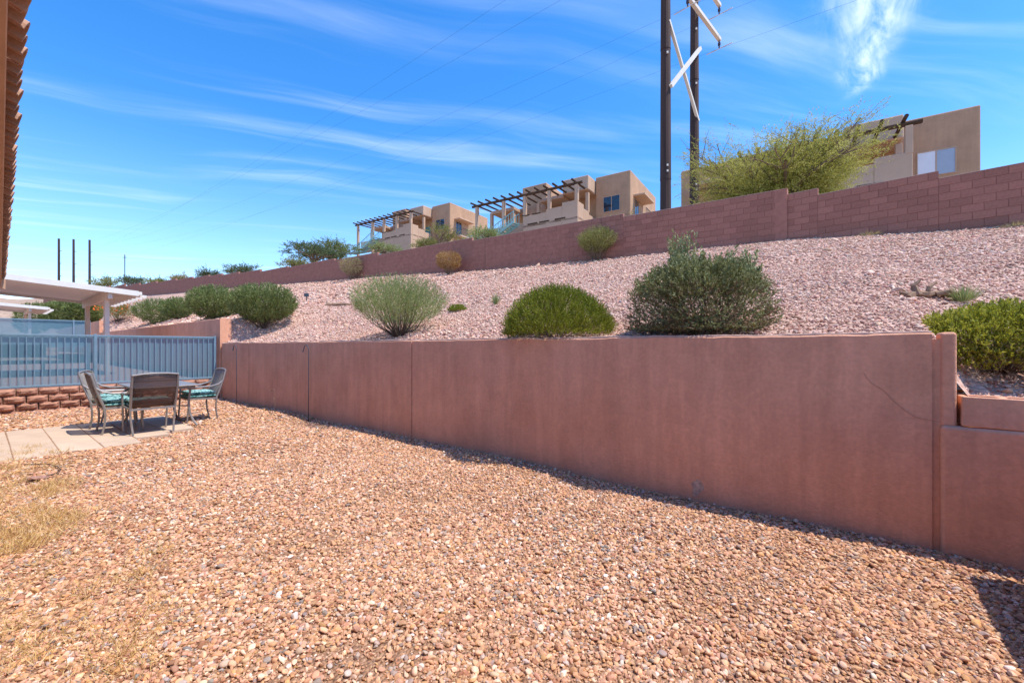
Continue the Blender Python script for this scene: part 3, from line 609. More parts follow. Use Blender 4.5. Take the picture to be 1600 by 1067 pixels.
# ------------------------------------------------------------------ patio table and sling chairs (local y = facing)
def arc(p0, p1, bow, n=8):
    p0 = Vector(p0); p1 = Vector(p1); bow = Vector(bow); return [p0.lerp(p1, i/n)+bow*math.sin(math.pi*i/n) for i in range(n+1)]
def make_chair(loc, rz, label, sling):
    t = empty('patio_chair', loc, rz, label, 'chair', 'sling chairs round the patio table')
    for s in (-1, 1):
        b = MB(); b.tube([(s*.25, -.235, 0), (s*.262, -.205, .16), (s*.275, -.20, .30), (s*.28, -.215, .43)], .0145, 8); b.build('leg', M['alum'], t)     # rear, splayed
        b = MB(); b.tube([(s*.27, .255, 0), (s*.28, .235, .25), (s*.285, .225, .44), (s*.29, .215, .63)], .0145, 8); b.build('leg', M['alum'], t)
        st = [(s*.275, -.20, .40), (s*.28, -.255, .56), (s*.285, -.315, .76), (s*.28, -.36, .94)]
        b = MB(); b.tube(st, [.017, .018, .018, .014], 8); b.build('back_stile', M['alum'], t)
        b = MB(); b.tube([(s*.285, -.31, .74), (s*.30, -.24, .68), (s*.305, -.12, .645), (s*.305, .05, .64), (s*.295, .20, .64), (s*.285, .25, .615)], .016, 8); b.build('armrest', M['alum'], t)
        b = MB(); b.bar((s*.27, -.205, .405), (s*.275, .235, .425), .026, .03); b.build('seat_rail', M['alum'], t)
    b = MB(); b.bar((-.27, .235, .42), (.27, .235, .42), .026, .03); b.bar((-.27, -.205, .40), (.27, -.205, .40), .026, .03); b.build('seat_frame', M['alum'], t)
    b = MB(); b.tube([(-.285, -.362, .935), (-.15, -.372, .955), (0, -.376, .962), (.15, -.372, .955), (.285, -.362, .935)], .015, 8); b.build('top_rail', M['alum'], t)
    b = MB(); nz = 8
    for i in range(nz+1):
        f = i/nz; z = .43+f*.51; y = -.205-.155*(f**1.1)-.012*math.sin(f*3.14)
        for x in (-.268, 0, .268): b.v.append((x, y-(0.014 if x == 0 else 0), z))
    b.f = [(i*3+j, (i+1)*3+j, (i+1)*3+j+1, i*3+j+1) for i in range(nz) for j in range(2)]; b.sm = True
    o = b.build('back_sling', sling, t); so = o.modifiers.new('solid', 'SOLIDIFY'); so.thickness = .004
    b = MB(); b.box(-.262, .262, -.2, .23, .424, .43); b.build('seat_sling', M['sling'], t)
    # cushion: two soft boxed pads
    def pad(z0, h, sx, sy, sag):
        b = MB(); n = 12
        for k_, zz in ((0, z0), (1, z0+h)):
            for i in range(n+1):
                for j in range(n+1):
                    x, y = (i/n*2-1), (j/n*2-1); e = (1-abs(x)**3.5)*(1-abs(y)**3.5); mid = z0+h*.5
                    z = mid+(zz-mid)*(0.32+.68*e**.45)+(0.008*math.sin(9*x+3*y) if k_ else 0)*e
                    b.v.append((x*sx*(1-.04*abs(y)**2), y*sy+.015, z))
        k = (n+1)*(n+1); q = lambda a, i, j: a*k+i*(n+1)+j
        for i in range(n):
            for j in range(n):
                b.f += [(q(1, i, j), q(1, i+1, j), q(1, i+1, j+1), q(1, i, j+1)), (q(0, i, j+1), q(0, i+1, j+1), q(0, i+1, j), q(0, i, j))]
            b.f += [(q(0, i, 0), q(0, i+1, 0), q(1, i+1, 0), q(1, i, 0)), (q(0, i+1, n), q(0, i, n), q(1, i, n), q(1, i+1, n)), (q(0, 0, i+1), q(0, 0, i), q(1, 0, i), q(1, 0, i+1)), (q(0, n, i), q(0, n, i+1), q(1, n, i+1), q(1, n, i))]
        b.sm = True; return b
    pad(.43, .065, .262, .225, 0).build('cushion_base', M['cushion'], t)
    pad(.485, .075, .258, .22, 0).build('cushion_top', M['cushion'], t)
    return t
def face(d): return math.atan2(-d[0], d[1])             # local +y towards d
rot = lambda d, a: (d[0]*math.cos(a)-d[1]*math.sin(a), d[0]*math.sin(a)+d[1]*math.cos(a))
zc = 0.018
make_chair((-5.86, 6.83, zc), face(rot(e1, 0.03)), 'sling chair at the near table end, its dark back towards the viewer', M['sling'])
make_chair((-6.02, 8.12, 0.0), face(rot(-e2, 0.0)), 'sling chair nearest the stucco wall, seen side on with its back to the wall', M['slingsunlit'])
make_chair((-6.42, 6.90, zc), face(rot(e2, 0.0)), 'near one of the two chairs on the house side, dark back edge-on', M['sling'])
make_chair((-6.98, 7.40, zc), face(rot(e2, -0.40)), 'far one of the two chairs on the house side, pale sunlit back', M['slingsunlit'])
tb = empty('patio_table', (-6.28, 7.52, 0.01), TH, 'grey metal patio table with curved legs among the four chairs', 'table')
b = MB(); b.box(-.66, .66, -.45, .45, .70, .722); b.build('table_top', M['alum'], tb, bevel=.01, seg=2)
b = MB(); b.box(-.58, .58, -.38, .38, .655, .699); b.build('apron', M['alum'], tb)
for sx in (-1, 1):
    for sy in (-1, 1):
        b = MB(); b.tube([(sx*.50, sy*.33, .66), (sx*.48, sy*.315, .5), (sx*.47, sy*.31, .36), (sx*.49, sy*.325, .2), (sx*.54, sy*.36, .08), (sx*.60, sy*.40, 0)], .019, 8); b.build('leg', M['alum'], tb)
b = MB(); b.bar((-.47, -.31, .34), (.47, .31, .34), .02); b.bar((-.47, .31, .362), (.47, -.31, .362), .02); b.build('stretcher', M['alum'], tb)

# shepherd's hooks by the wall
def hook(px, py, hgt, label, lean, dirn):
    D = F*EYE/(py-HOR); p = at(px, py, D); r = 0.10
    pts = [Vector((0, 0, -0.05)), Vector((lean*.4, 0, hgt*.5)), Vector((lean, 0, hgt-r))]
    for i in range(1, 10):
        t = math.pi*i/9*0.93; pts.append(Vector((lean-dirn*(r-r*math.cos(t)), 0, hgt-r+r*math.sin(t))))
    q = pts[-1]; pts += [q+Vector((-dirn*.012, 0, -.035)), q+Vector((-dirn*.04, 0, -.05)), q+Vector((-dirn*.065, 0, -.03)), q+Vector((-dirn*.06, 0, -.005))]
    b = MB(); b.tube(pts, .007, 6); b.sm = True; o = b.build('garden_hook', M['rope']); o.location = p; o.rotation_euler = (0, 0, TH)
    return tag(o, label, 'garden hook', 'thin garden hooks at the wall')
hook(482, 656, 1.42, 'thin dark shepherd hook standing against the stucco wall, nearer of two', 0.01, 1.0)
hook(370, 631, 1.42, 'thin dark shepherd hook in the wall corner by the fence', -0.03, 1.0)
# ------------------------------------------------------------------ vegetation
def leaf_object(name, m, parent, P, Dr, ln, wd, rnd, cup=0.0):
    """one diamond leaf per row: base P, direction Dr, length ln, width wd"""
    n = len(P); Dr = Dr/np.maximum(np.linalg.norm(Dr, axis=1, keepdims=True), 1e-6)
    side = np.cross(Dr, rng.normal(0, 1, (n, 3))); side /= np.maximum(np.linalg.norm(side, axis=1, keepdims=True), 1e-6)
    ln = ln[:, None]; wd = wd[:, None]
    V = np.stack([P, P+Dr*ln*.5+side*wd*.5, P+Dr*ln, P+Dr*ln*.5-side*wd*.5], 1).reshape(-1, 3)
    me = bpy.data.meshes.new(name); me.vertices.add(4*n); me.vertices.foreach_set('co', V.astype(np.float32).ravel())
    me.loops.add(4*n); me.loops.foreach_set('vertex_index', np.arange(4*n, dtype=np.int32)); me.polygons.add(n)
    me.polygons.foreach_set('loop_start', np.arange(0, 4*n, 4, dtype=np.int32)); me.polygons.foreach_set('loop_total', np.full(n, 4, dtype=np.int32))
    a = me.attributes.new('rnd', 'FLOAT', 'POINT'); a.data.foreach_set('value', np.repeat(np.clip(rnd, 0, 1), 4).astype(np.float32))
    me.update(calc_edges=True); me.validate()
    o = bpy.data.objects.new(name, me); C.objects.link(o); me.materials.append(m); o.parent = parent; return o
def shoots(P0, D0, L, nl, ll, lw, spread, tone, curl=0.15):
    """leaves along straight shoots: P0 starts, D0 unit directions, L lengths"""
    n = len(P0); t = np.tile((np.arange(nl)+.5)/nl, n)+rng.uniform(-.4/nl, .4/nl, n*nl); i = np.repeat(np.arange(n), nl)
    P = P0[i]+D0[i]*(L[i]*t)[:, None]+rng.normal(0, 1, (n*nl, 3))*(L[i]*.03)[:, None]
    Dr = D0[i]+rng.normal(0, spread, (n*nl, 3)); Dr[:, 2] += curl*t
    return P, Dr, ll*rng.uniform(.65, 1.3, n*nl), lw*rng.uniform(.7, 1.3, n*nl), np.clip(tone[i]+rng.normal(0, .16, n*nl), 0, 1)
def lumps(d, k, amp, seed):
    r = np.random.default_rng(seed); c = r.normal(0, 1, (k, 3)); c /= np.linalg.norm(c, axis=1, keepdims=True)
    g = np.exp(-((d[:, None, :]-c[None])**2).sum(2)/0.16)*r.uniform(-.6, 1, k)[None]; return 1+amp*g.sum(1)
def shrub(name, loc, rx, ry, h, m, label, cat='shrub', group=None, n=1500, sl=.12, nl=10, ll=.022, lw=.008, spread=.55, up=.35, low=.12, amp=.16, inner=.3, stems=18,
          stem_m='stemdark', stem_r=.008, power=2.0, flat=1.0, seed=1, spikes=(), stem_spread=.6, dome=False, dead=None):
    root = empty(name, loc, random.uniform(-.3, .3), label, cat, group)
    cz = h*low if dome else h*(0.5+low*.5); rz = h-cz; d = rng.normal(0, 1, (int(n*1.6), 3)); d /= np.linalg.norm(d, axis=1, keepdims=True)
    if dome: d[:, 2] = np.abs(d[:, 2])*1.0-.06
    d = d[:n]; rad = lumps(d, 26, amp, seed)*np.where(rng.uniform(0, 1, n) < inner, rng.uniform(.35, .9, n), rng.uniform(.84, 1.0, n))
    shp = np.sign(d)*np.abs(d)**flat
    P0 = shp*rad[:, None]*np.array([rx, ry, rz])+np.array([0, 0, cz]); P0[:, 2] = np.maximum(P0[:, 2], 0.02)
    D0 = d*(1-up)+np.array([0, 0, up])+rng.normal(0, .22, (n, 3)); D0 /= np.linalg.norm(D0, axis=1, keepdims=True)
    if dead and not dome:                                  # much of the lower foliage has died back
        kp = (P0[:, 2] > h*.55) | (rng.uniform(0, 1, n) < .45); Pd0, Dd0 = P0[~kp], D0[~kp]; P0, D0, d = P0[kp], D0[kp], d[kp]; n = len(P0)
    L = sl*rng.uniform(.5, 1.3, n); tone = np.clip(rng.normal(.5, .2, n)+0.25*(lumps(d, 18, 1, seed+5)-1), 0, 1); P0 = P0-D0*L[:, None]*.7
    parts = [shoots(P0, D0, L, nl, ll, lw, spread, tone)]
    for (sx, sy, sh, sw, k) in spikes:                     # leafy shoots that stand above the rest
        q = rng.normal(0, sw, (k, 3)); q[:, 2] = 0; P1 = q+np.array([sx, sy, h*.72]); D1 = np.tile([0, 0, 1.0], (k, 1))+q*1.2+rng.normal(0, .08, (k, 3))
        D1 /= np.linalg.norm(D1, axis=1, keepdims=True); parts.append(shoots(P1, D1, sh*rng.uniform(.45, 1.0, k), 46, ll*1.5, lw*1.5, spread, np.full(k, .6)))
    P, Dr, l_, w_, r_ = [np.concatenate(x) for x in zip(*parts)]
    leaf_object('foliage', m, root, P, Dr, l_, w_, r_)
    if dead:                                               # bare, browned twigs low in the bush
        if dome: k = rng.choice(n, n//2); k = k[P0[k, 2] < h*.35]; Pd0, Dd0 = P0[k], D0[k]
        m_ = len(Pd0); Pd, Dd, ld, wd_, rd = shoots(Pd0*np.array([.97, .97, 1]), Dd0, sl*rng.uniform(.6, 1.4, m_), 9, ll*.9, lw*.8, .7, rng.uniform(0, .5, m_)); leaf_object('dead_foliage', dead, root, Pd, Dd, ld, wd_, rd)
    b = MB(); k = rng.choice(n, stems, replace=False)
    for i in k:
        e = Vector(P0[i]); s = Vector((e.x*.12+random.uniform(-.03, .03), e.y*.12+random.uniform(-.03, .03), -.03)); mid = s.lerp(e, .5)+Vector((e.x*.10, e.y*.10, -.03*h))
        b.tube([s, s.lerp(mid, .55)+Vector((0, 0, .01)), mid, e], [stem_r, stem_r*.8, stem_r*.6, stem_r*.3], 4, cap=False)
    b.build('stems', M[stem_m], root); return root
LM = dict(
 deadsage=leafmat('dead_sage_leaf', [(0.12, .085, .045), (0.18, .125, .065), (0.24, .18, .10), (0.27, .23, .13)], .2),
 sage=leafmat('sage_leaf', [(0.14, .13, .045), (0.21, .215, .08), (0.29, .31, .135), (0.38, .41, .21)], .25),
 bright=leafmat('bright_leaf', [(0.09, .095, .012), (0.155, .175, .016), (0.225, .25, .026), (0.31, .345, .045)], .35),
 broom=leafmat('broom_leaf', [(0.17, .195, .055), (0.24, .285, .09), (0.31, .365, .135), (0.40, .44, .21)], .35),
 olive=leafmat('olive_leaf', [(0.09, .105, .03), (0.15, .185, .05), (0.21, .26, .085), (0.30, .34, .13)], .3),
 lime=leafmat('lime_leaf', [(0.16, .15, .02), (0.27, .27, .028), (0.38, .38, .042), (0.49, .475, .09)], .4),
 rust=leafmat('dry_rust_leaf', [(0.20, .10, .035), (0.32, .17, .055), (0.42, .25, .09), (0.50, .34, .15)], .3),
 tan=leafmat('dry_tan_leaf', [(0.22, .17, .08), (0.31, .25, .12), (0.38, .32, .16), (0.45, .40, .22)], .3),
 yellowgreen=leafmat('creosote_leaf', [(0.13, .125, .03), (0.21, .21, .055), (0.28, .28, .09), (0.38, .37, .15)], .35),
 verde=leafmat('palo_verde_leaf', [(0.24, .24, .05), (0.35, .34, .07), (0.45, .43, .11), (0.55, .51, .18)], .45),
 mesquite=leafmat('mesquite_leaf', [(0.055, .075, .03), (0.09, .12, .05), (0.13, .17, .075), (0.20, .22, .11)], .4),
 straw=leafmat('straw', [(0.58, .37, .13), (0.68, .46, .18), (0.76, .55, .26), (0.82, .64, .36)], .4),
 flower=leafmat('orange_flower', [(0.65, .10, .02), (0.75, .16, .03), (0.80, .22, .05)], .3),
)
def bush_at(px, D, hw, top, m, label, name='shrub', base=None, **kw):
    """stand a bush on the slope at a picture column; size follows from its distance"""
    if base is not None: p = slope_hit(px, base)
    else:
        q = at(px, 500, D); u, v = UV(q); p = Vector((q.x, q.y, float(slope_h(u, v))))
    D = p.y; h = EYE+(HOR-top)/F*D-p.z; rx = hw*D/F*1/math.hypot(1, (px-800)/F*0.35)
    return shrub(name, p, rx, rx*kw.pop('deep', .95), h, m, label, **kw)
bush_at(1092, 4.42, 89, 408, LM['sage'], 'large grey-green sage bush with upright spikes right behind the stucco wall', n=6200, sl=.10, nl=13, ll=.026, lw=.011, up=.38, low=-.3, amp=.26, stems=60, stem_m='twig', seed=3, inner=.4, dead=LM['deadsage'],
        flat=.78, spikes=((-.17, 0, .50, .05, 40), (.46, .0, .34, .05, 18), (.02, .0, .26, .16, 26)))
bush_at(872, 5.38, 88, 446, LM['bright'], 'dense bright green rounded bush behind the middle of the stucco wall', n=5600, sl=.11, nl=12, ll=.024, lw=.008, up=.42, dome=True, low=.10, amp=.05, stems=40, seed=5, spread=.4, inner=.25, stem_m='twig')
bush_at(625, 7.5, 72, 434, LM['broom'], 'airy grey-green broom bush with bare stems showing at its foot', n=3000, sl=.26, nl=13, ll=.036, lw=.007, up=.55, low=.22, amp=.14, base=525, stems=80, seed=8, spread=.3, inner=.5, stem_m='stemdark', stem_r=.009)
bush_at(410, 13, 50, 446, LM['olive'], 'round olive green bush, rightmost of the row beyond the fence corner', base=513, n=2600, sl=.26, nl=12, ll=.055, lw=.017, up=.5, low=.16, amp=.1, stems=60, seed=11, spread=.4, inner=.45)
bush_at(333, 16, 37, 448, LM['olive'], 'olive green bush just left of the rightmost round one', base=499, n=2000, sl=.30, nl=12, ll=.06, lw=.019, up=.5, low=.05, amp=.1, stems=40, seed=13, spread=.4, inner=.4)
bush_at(243, 18, 30, 468, LM['olive'], 'low olive green bush above the taller stucco wall', base=506, n=1500, sl=.28, nl=12, ll=.06, lw=.02, up=.45, low=.05, amp=.1, stems=30, seed=17, spread=.4, inner=.4)
bush_at(278, 20, 22, 465, LM['olive'], 'small olive green bush tucked behind the low one', base=499, n=1200, sl=.28, nl=12, ll=.06, lw=.02, up=.45, low=.05, amp=.1, stems=24, seed=19, spread=.4, inner=.4)
fb = bush_at(182, 22, 26, 470, LM['yellowgreen'], 'loose bush with orange-red flowers beside the patio cover post', name='flowering_shrub', base=502, n=700, sl=.35, nl=12, ll=.055, lw=.018, up=.6, low=.2, amp=.25, stems=40, seed=23, spread=.5, inner=.6)
fl = rng.normal(0, 1, (230, 3))*np.array([.42, .4, .22])+np.array([-.05, 0, .78])
leaf_object('flowers', LM['flower'], fb, fl, rng.normal(0, 1, (230, 3)), np.full(230, .11), np.full(230, .09), rng.uniform(0, 1, 230))
for i, (px, base, hw, top, lab) in enumerate(((130, 31, 24, 470, 'dark green hedge bush behind the patio cover posts'), (95, 38.5, 26, 471, 'middle dark hedge bush seen under the patio cover'), (55, 51, 27, 473, 'leftmost dark hedge bush seen under the patio cover'))):
    bush_at(px, base, hw, top, LM['olive'], lab, n=1100, sl=.5, nl=14, ll=.16, lw=.05, up=.45, low=.05, amp=.1, stems=20, seed=29+i, spread=.4, group='hedge bushes beyond the second fence')
bush_at(1568, 3.3, 134, 466, LM['lime'], 'spreading yellow-green bush above the low wall at the right edge', n=3800, sl=.09, nl=11, ll=.026, lw=.010, up=.45, dome=True, low=.12, amp=.14, stems=230, seed=31, spread=.55, inner=.15, stem_m='twig', stem_r=.0045, deep=.72, dead=LM['tan'])
bush_at(551, 24, 18, 403, LM['tan'], 'dry tan ball-shaped bush against the block wall, leftmost of three', base=436, n=900, sl=.22, nl=9, ll=.05, lw=.017, up=.25, low=.25, amp=.08, stems=70, seed=37, stem_m='twig', spread=.6, flat=.8)
bush_at(701, 20, 19, 394, LM['rust'], 'dry rust-brown bush against the block wall, middle of three', base=429, n=1000, sl=.20, nl=9, ll=.05, lw=.018, up=.25, low=.25, amp=.08, stems=60, seed=41, stem_m='twig', spread=.6, flat=.8)
bush_at(932, 15, 28, 358, LM['yellowgreen'], 'thin yellow-green creosote bush against the block wall, nearest of three', base=404, n=1700, sl=.26, nl=10, ll=.042, lw=.016, up=.5, low=.3, amp=.2, stems=90, seed=43, stem_m='twig', spread=.5, inner=.5)
bush_at(715, 10, 14, 475, LM['bright'], 'tiny bright green cushion plant on the slope between two bushes', name='cushion_plant', base=486, n=500, sl=.08, nl=8, ll=.025, lw=.009, up=.4, dome=True, low=.1, amp=.2, stems=10, seed=47)
def tuft(px, base, hw, top, m, label, n=160, name='grass_tuft', cat='grass tuft', lean=.6):
    p = slope_hit(px, base); h = (base-top)/F*p.y; r = hw/F*p.y; t = empty(name, p, 0, label, cat)
    d = rng.normal(0, lean, (n, 3)); d[:, 2] = rng.uniform(.6, 1.2, n); P0 = d*np.array([1, 1, 0])*r*.25
    leaf_object('blades', m, t, P0, d*np.array([r/h, r/h, 1]), h*rng.uniform(.5, 1.1, n), np.full(n, .006)*p.y/8, rng.uniform(0, 1, n)); return t
tuft(774, 477, 7, 457, LM['broom'], 'small grey-green tuft alone on the slope behind the rounded bush')
tuft(1505, 474, 22, 442, LM['broom'], 'soft grey-green grass tuft beside the dead stump', n=420)
tuft(1358, 365, 20, 353, LM['tan'], 'low dry tuft at the foot of the block wall under the window', n=160, lean=.9)
tuft(1585, 352, 26, 338, LM['tan'], 'wide dry tuft at the foot of the block wall at the right edge', n=220, lean=.9)
tuft(228, 517, 9, 512, LM['tan'], 'small dry tuft at the foot of the bush row', n=60, lean=.9)
# dead stump, small stake box, log, rocks on the slope
def branchy(pts_list, name, loc, label, cat, m='wood'):
    b = MB()
    for pts, r0, r1 in pts_list:
        k = len(pts); b.tube(pts, [r0+(r1-r0)*i/(k-1) for i in range(k)], 7)
    o = b.build(name, M[m]); o.location = loc; b.sm = True; return tag(o, label, cat)
p = slope_hit(1448, 466)
branchy([([(-.22, 0, .0), (-.12, .02, .05), (0, 0, .04), (.14, .03, .06), (.28, 0, .02)], .05, .02), ([(-.10, 0, .03), (-.12, .02, .14), (-.07, 0, .2)], .045, .012), ([(0, 0, .03), (.03, .0, .12), (.10, 0, .17), (.13, .02, .16)], .028, .007),
         ([(.1, 0, .04), (.2, -.05, .07), (.3, -.06, .03)], .03, .012), ([(-.2, 0, .03), (-.27, .03, .07)], .035, .015)], 'dead_stump', p, 'gnarled dead brown stump lying on the slope', 'stump')
p = slope_hit(479, 472); t = empty('stake_light', p, 0, 'small grey box on a stake on the slope', 'stake light')
b = MB(); b.box(-.011, .011, -.011, .011, -.1, .2); b.build('stake', M['rope'], t); b = MB(); b.box(-.075, .075, -.05, .05, .2, .33); b.build('box', M['rope'], t, bevel=.012)
p = slope_hit(530, 478); b = MB(); b.tube([(-.45, -.02, .03), (-.1, .02, .05), (.2, 0, .06), (.5, .05, .05)], [.05, .055, .05, .035], 8); o = b.build('log', M['wood']); o.location = p; tag(o, 'weathered brown log half sunk in the slope gravel', 'log')
def rock(px, py, r, label, flat=.6, onslope=True, m='rock'):
    p = slope_hit(px, py) if onslope else at(px, py, F*EYE/(py-HOR)); me = stone_mesh(int(px)); me.materials.clear(); me.materials.append(M[m])
    o = obj('rock', me, None, None, p+Vector((0, 0, r*.2)), (0.1, 0.2, px), (2*r, 2*r, 2*r*flat)); tag(o, label, 'rock')
rock(1200, 418, .06, 'lone reddish rock on the slope right of the sage bush'); rock(499, 474, .10, 'dark red rock beside the stake box on the slope')
rock(553, 526, .05, 'small dark stone on the wall top left of the broom bush'); rock(58, 749, .10, 'flat red rock lying in the straw near the pavers', .4, False)
rock(1313, 996, .025, 'dark red pebble near the lower right of the yard', .7, False)
# straw, dry weeds, drip tube in the yard
def straw(region, n, hmin, hmax, label):
    (x0, x1, y0, y1) = region; nc = n//55; t = np.repeat(rng.uniform(0, 1, (nc, 2)), 55, 0); n = len(t); px = x0+(x1-x0)*t[:, 0]**1.3; py = y0+(y1-y0)*t[:, 1]; D = F*EYE/(py-HOR)
    cl = np.sin(px*.09+py*.05)+np.sin(py*.13-px*.04)+np.repeat(rng.normal(0, .5, nc), 55); k = cl > .0; px, py, D = px[k], py[k], D[k]; n = len(px)
    P = np.c_[(px-800)/F*D+rng.normal(0, .07, n), D+rng.normal(0, .07, n), np.full(n, .0)]; d = rng.normal(0, .6, (n, 3)); d[:, 2] = rng.uniform(.35, 1, n)
    o = leaf_object('dry_grass', LM['straw'], None, P, d, rng.uniform(hmin, hmax, n), np.full(n, .0045), rng.uniform(0, 1, n)); return tag(o, label, 'dry grass', kind='stuff')
straw((-60, 110, 700, 860), 13000, .04, .12, 'dry straw-coloured grass in the gravel at the left edge')
straw((-40, 260, 830, 1060), 5200, .02, .07, 'sparse dry straw scattered over the lower left gravel')
b = MB(); pts = [at(px, py, F*EYE/(py-HOR))+Vector((0, 0, .025)) for px, py in ((38, 729), (55, 728), (75, 728), (90, 732), (95, 737), (88, 743), (72, 747))]; b.tube(pts, .0045, 6); tag(b.build('drip_tube', M['rubber']), 'thin black drip tube curling out of the straw', 'tube')
def weed(px, py, h, label, hang=False):
    p = at(px, py, F*EYE/(py-HOR)); b = MB(); b.tube([(0, 0, 0), (.01, 0, h*.4), (0, .005, h*.75), (-.012, 0, h)], [.004, .0035, .003, .002], 5)
    if hang: b.tube([(0, 0, h*.97), (-.03, 0, h*1.02), (-.09, .01, h*.93), (-.11, 0, h*.98)], [.006, .007, .006, .003], 5); b.tube([(0, 0, h*.6), (-.03, 0, h*.65)], .004, 5)
    else: b.tube([(-.012, 0, h), (-.02, 0, h*1.02), (-.026, .0, h*.98)], [.004, .007, .004], 5)
    o = b.build('dry_weed', M['wood']); o.location = p; tag(o, label, 'weed')
weed(429, 646, .50, 'dead forked twig standing against the stucco wall near the hooks', True); weed(1375, 838, .17, 'single dry weed stalk at the wall foot near the end pier')
n = 420; tt = rng.uniform(1.5, 13.5, n); q = A+np.outer(tt, e1)-np.outer(rng.uniform(.02, .12, n), e2); d = rng.normal(0, .5, (n, 3)); d[:, 2] = rng.uniform(.5, 1, n)
kk = (np.sin(tt*2.3)+rng.normal(0, .5, n) > .3) & (tt > 5)
tag(leaf_object('wall_foot_grass', LM['straw'], None, np.c_[q, np.zeros(n)][kk], d[kk], rng.uniform(.03, .11, n)[kk], np.full(kk.sum(), .004), rng.uniform(0, 1, n)[kk]), 'dry grass along the shaded foot of the stucco wall', 'dry grass', kind='stuff')

# ------------------------------------------------------------------ trees on the hill
def tree(name, px, D, hw, top, m, label, group=None, ntw=420, leaf=(.06, .02), nl=26, sl=.8, seed=1, droop=0.0, bark='twig', base_z=None, low=.3, deep=.9, limbs=3, splay=.5, fill=0.0):
    r = random.Random(seed); q = at(px, 400, D); gz = hill_z(q) if base_z is None else base_z
    root = empty(name, (q.x, q.y, gz), r.uniform(0, 6), label, 'tree', group); h = EYE+(HOR-top)/F*D-gz; R = hw*D/F
    b = MB(); ends = []
    def grow(p, d, L, rad, lev):
        n = 4; pts = [p]; q = p.copy(); dd = d.copy()
        for i in range(n):
            dd = (dd+Vector((r.gauss(0, .13), r.gauss(0, .13), r.gauss(0.02, .08)))).normalized(); q = q+dd*L/n; pts.append(q.copy())
        b.tube(pts, [rad*(1-.5*i/n) for i in range(n+1)], 6 if lev < 2 else 4, cap=False)
        if lev == 3: ends.append((q, dd)); return
        for k in range(r.choice((3, 3, 4)) if lev else 5):
            f = r.uniform(.45, 1); i = min(n, int(f*n)); a = r.uniform(0, 6.28); t = Vector((math.cos(a), math.sin(a), r.uniform(-.15, .5)))
            grow(pts[i], (dd*.75+t*.75).normalized(), L*r.uniform(.55, .8), rad*.5*(1-.3*f), lev+1)
    for k in range(limbs):
        a = k*6.283/limbs+r.uniform(-.4, .4); grow(Vector((0, 0, -.1)), Vector((math.cos(a)*splay, math.sin(a)*splay, 1)).normalized(), h*.36, .035*h**.8, 0)
    tmp = np.array([list(e) for e, _ in ends]); sc = np.array([R/np.percentile(np.abs(tmp[:, 0]), 97), deep*R/np.percentile(np.abs(tmp[:, 1]), 97), (h-sl*.25)/np.percentile(tmp[:, 2], 99)])
    b.v = [tuple(np.array(v)*sc) for v in b.v]; b.sm = True; b.build('trunk', M[bark], root); E = tmp*sc
    idx = np.random.default_rng(seed).choice(len(E), ntw); P0 = E[idx]*(1-fill*rng.uniform(0, 1, (ntw, 1))*np.array([.55, .55, .75]))+rng.normal(0, 1, (ntw, 3))*np.array([R*.10, R*.10, h*.05]); ctr = np.array([0, 0, h*low]); D0 = (P0-ctr)/np.array([R, R, h]); D0 /= np.linalg.norm(D0, axis=1, keepdims=True)
    D0 = D0*.8+rng.normal(0, .4, (ntw, 3)); D0[:, 2] -= droop; D0 /= np.linalg.norm(D0, axis=1, keepdims=True)
    L = sl*rng.uniform(.4, 1.2, ntw); P, Dr, l_, w_, r_ = shoots(P0-D0*L[:, None]*.4, D0, L, nl, leaf[0], leaf[1], .6, np.clip(rng.normal(.5, .22, ntw), 0, 1))
    leaf_object('crown', m, root, P, Dr, l_, w_, r_); return root
tree('palo_verde_tree', 1208, 18.5, 120, 203, LM['verde'], 'feathery yellow-green palo verde tree in front of the nearest adobe house', ntw=7600, leaf=(.085, .022), nl=22, sl=.85, seed=5, bark='twig', limbs=6, splay=.75, fill=1.0)
tree('desert_tree', 492, 46, 45, 380, LM['mesquite'], 'dark green tree left of the farthest adobe house', ntw=620, leaf=(.16, .055), nl=22, sl=1.1, seed=8, droop=.25)
tree('desert_tree', 525, 52, 30, 376, LM['olive'], 'green tree partly behind the farthest teal stair', ntw=420, leaf=(.16, .055), nl=20, sl=1.1, seed=9)
tree('desert_tree', 470, 40, 26, 405, LM['yellowgreen'], 'pale yellowish bush tree below the dark green tree', ntw=260, leaf=(.12, .04), nl=18, sl=.8, seed=10)
for i, (px, D, hw, top, mm, lab) in enumerate(((378, 60, 22, 415, 'mesquite', 'round green treetop peeking over the wall, right of a pair'), (325, 62, 14, 421, 'mesquite', 'small green treetop peeking over the wall, left of a pair'), (282, 70, 11, 428, 'tan', 'small tan treetop over the far wall'),
        (245, 75, 14, 434, 'yellowgreen', 'yellowish treetop over the far end of the block wall'), (208, 78, 18, 433, 'mesquite', 'green treetop over the far end of the block wall'), (168, 80, 18, 432, 'yellowgreen', 'pale treetop just above the white patio cover'))):
    tree('desert_tree', px, D, hw, top, LM[mm], lab, 'treetops along the far wall', ntw=260, leaf=(.2, .07), nl=18, sl=1.2, seed=20+i)
for i, (px, D, hw, top, mm, lab) in enumerate(((755, 31, 32, 350, 'broom', 'green bush in front of the middle adobe house stair'), (690, 44, 22, 352, 'yellowgreen', 'yellow-green bush beside the farthest adobe house'), (604, 46, 24, 380, 'broom', 'green bush by the farthest teal stair'), (660, 46, 18, 372, 'yellowgreen', 'small yellowish bush under the farthest balcony'), (985, 33, 40, 333, 'tan', 'thin flowering twigs below the middle house window'))):
    tree('hill_bush', px, D, hw, top, LM[mm], lab, 'bushes below the adobe houses', ntw=360 if i < 4 else 90, leaf=(.10, .035), nl=18, sl=.6, seed=30+i)
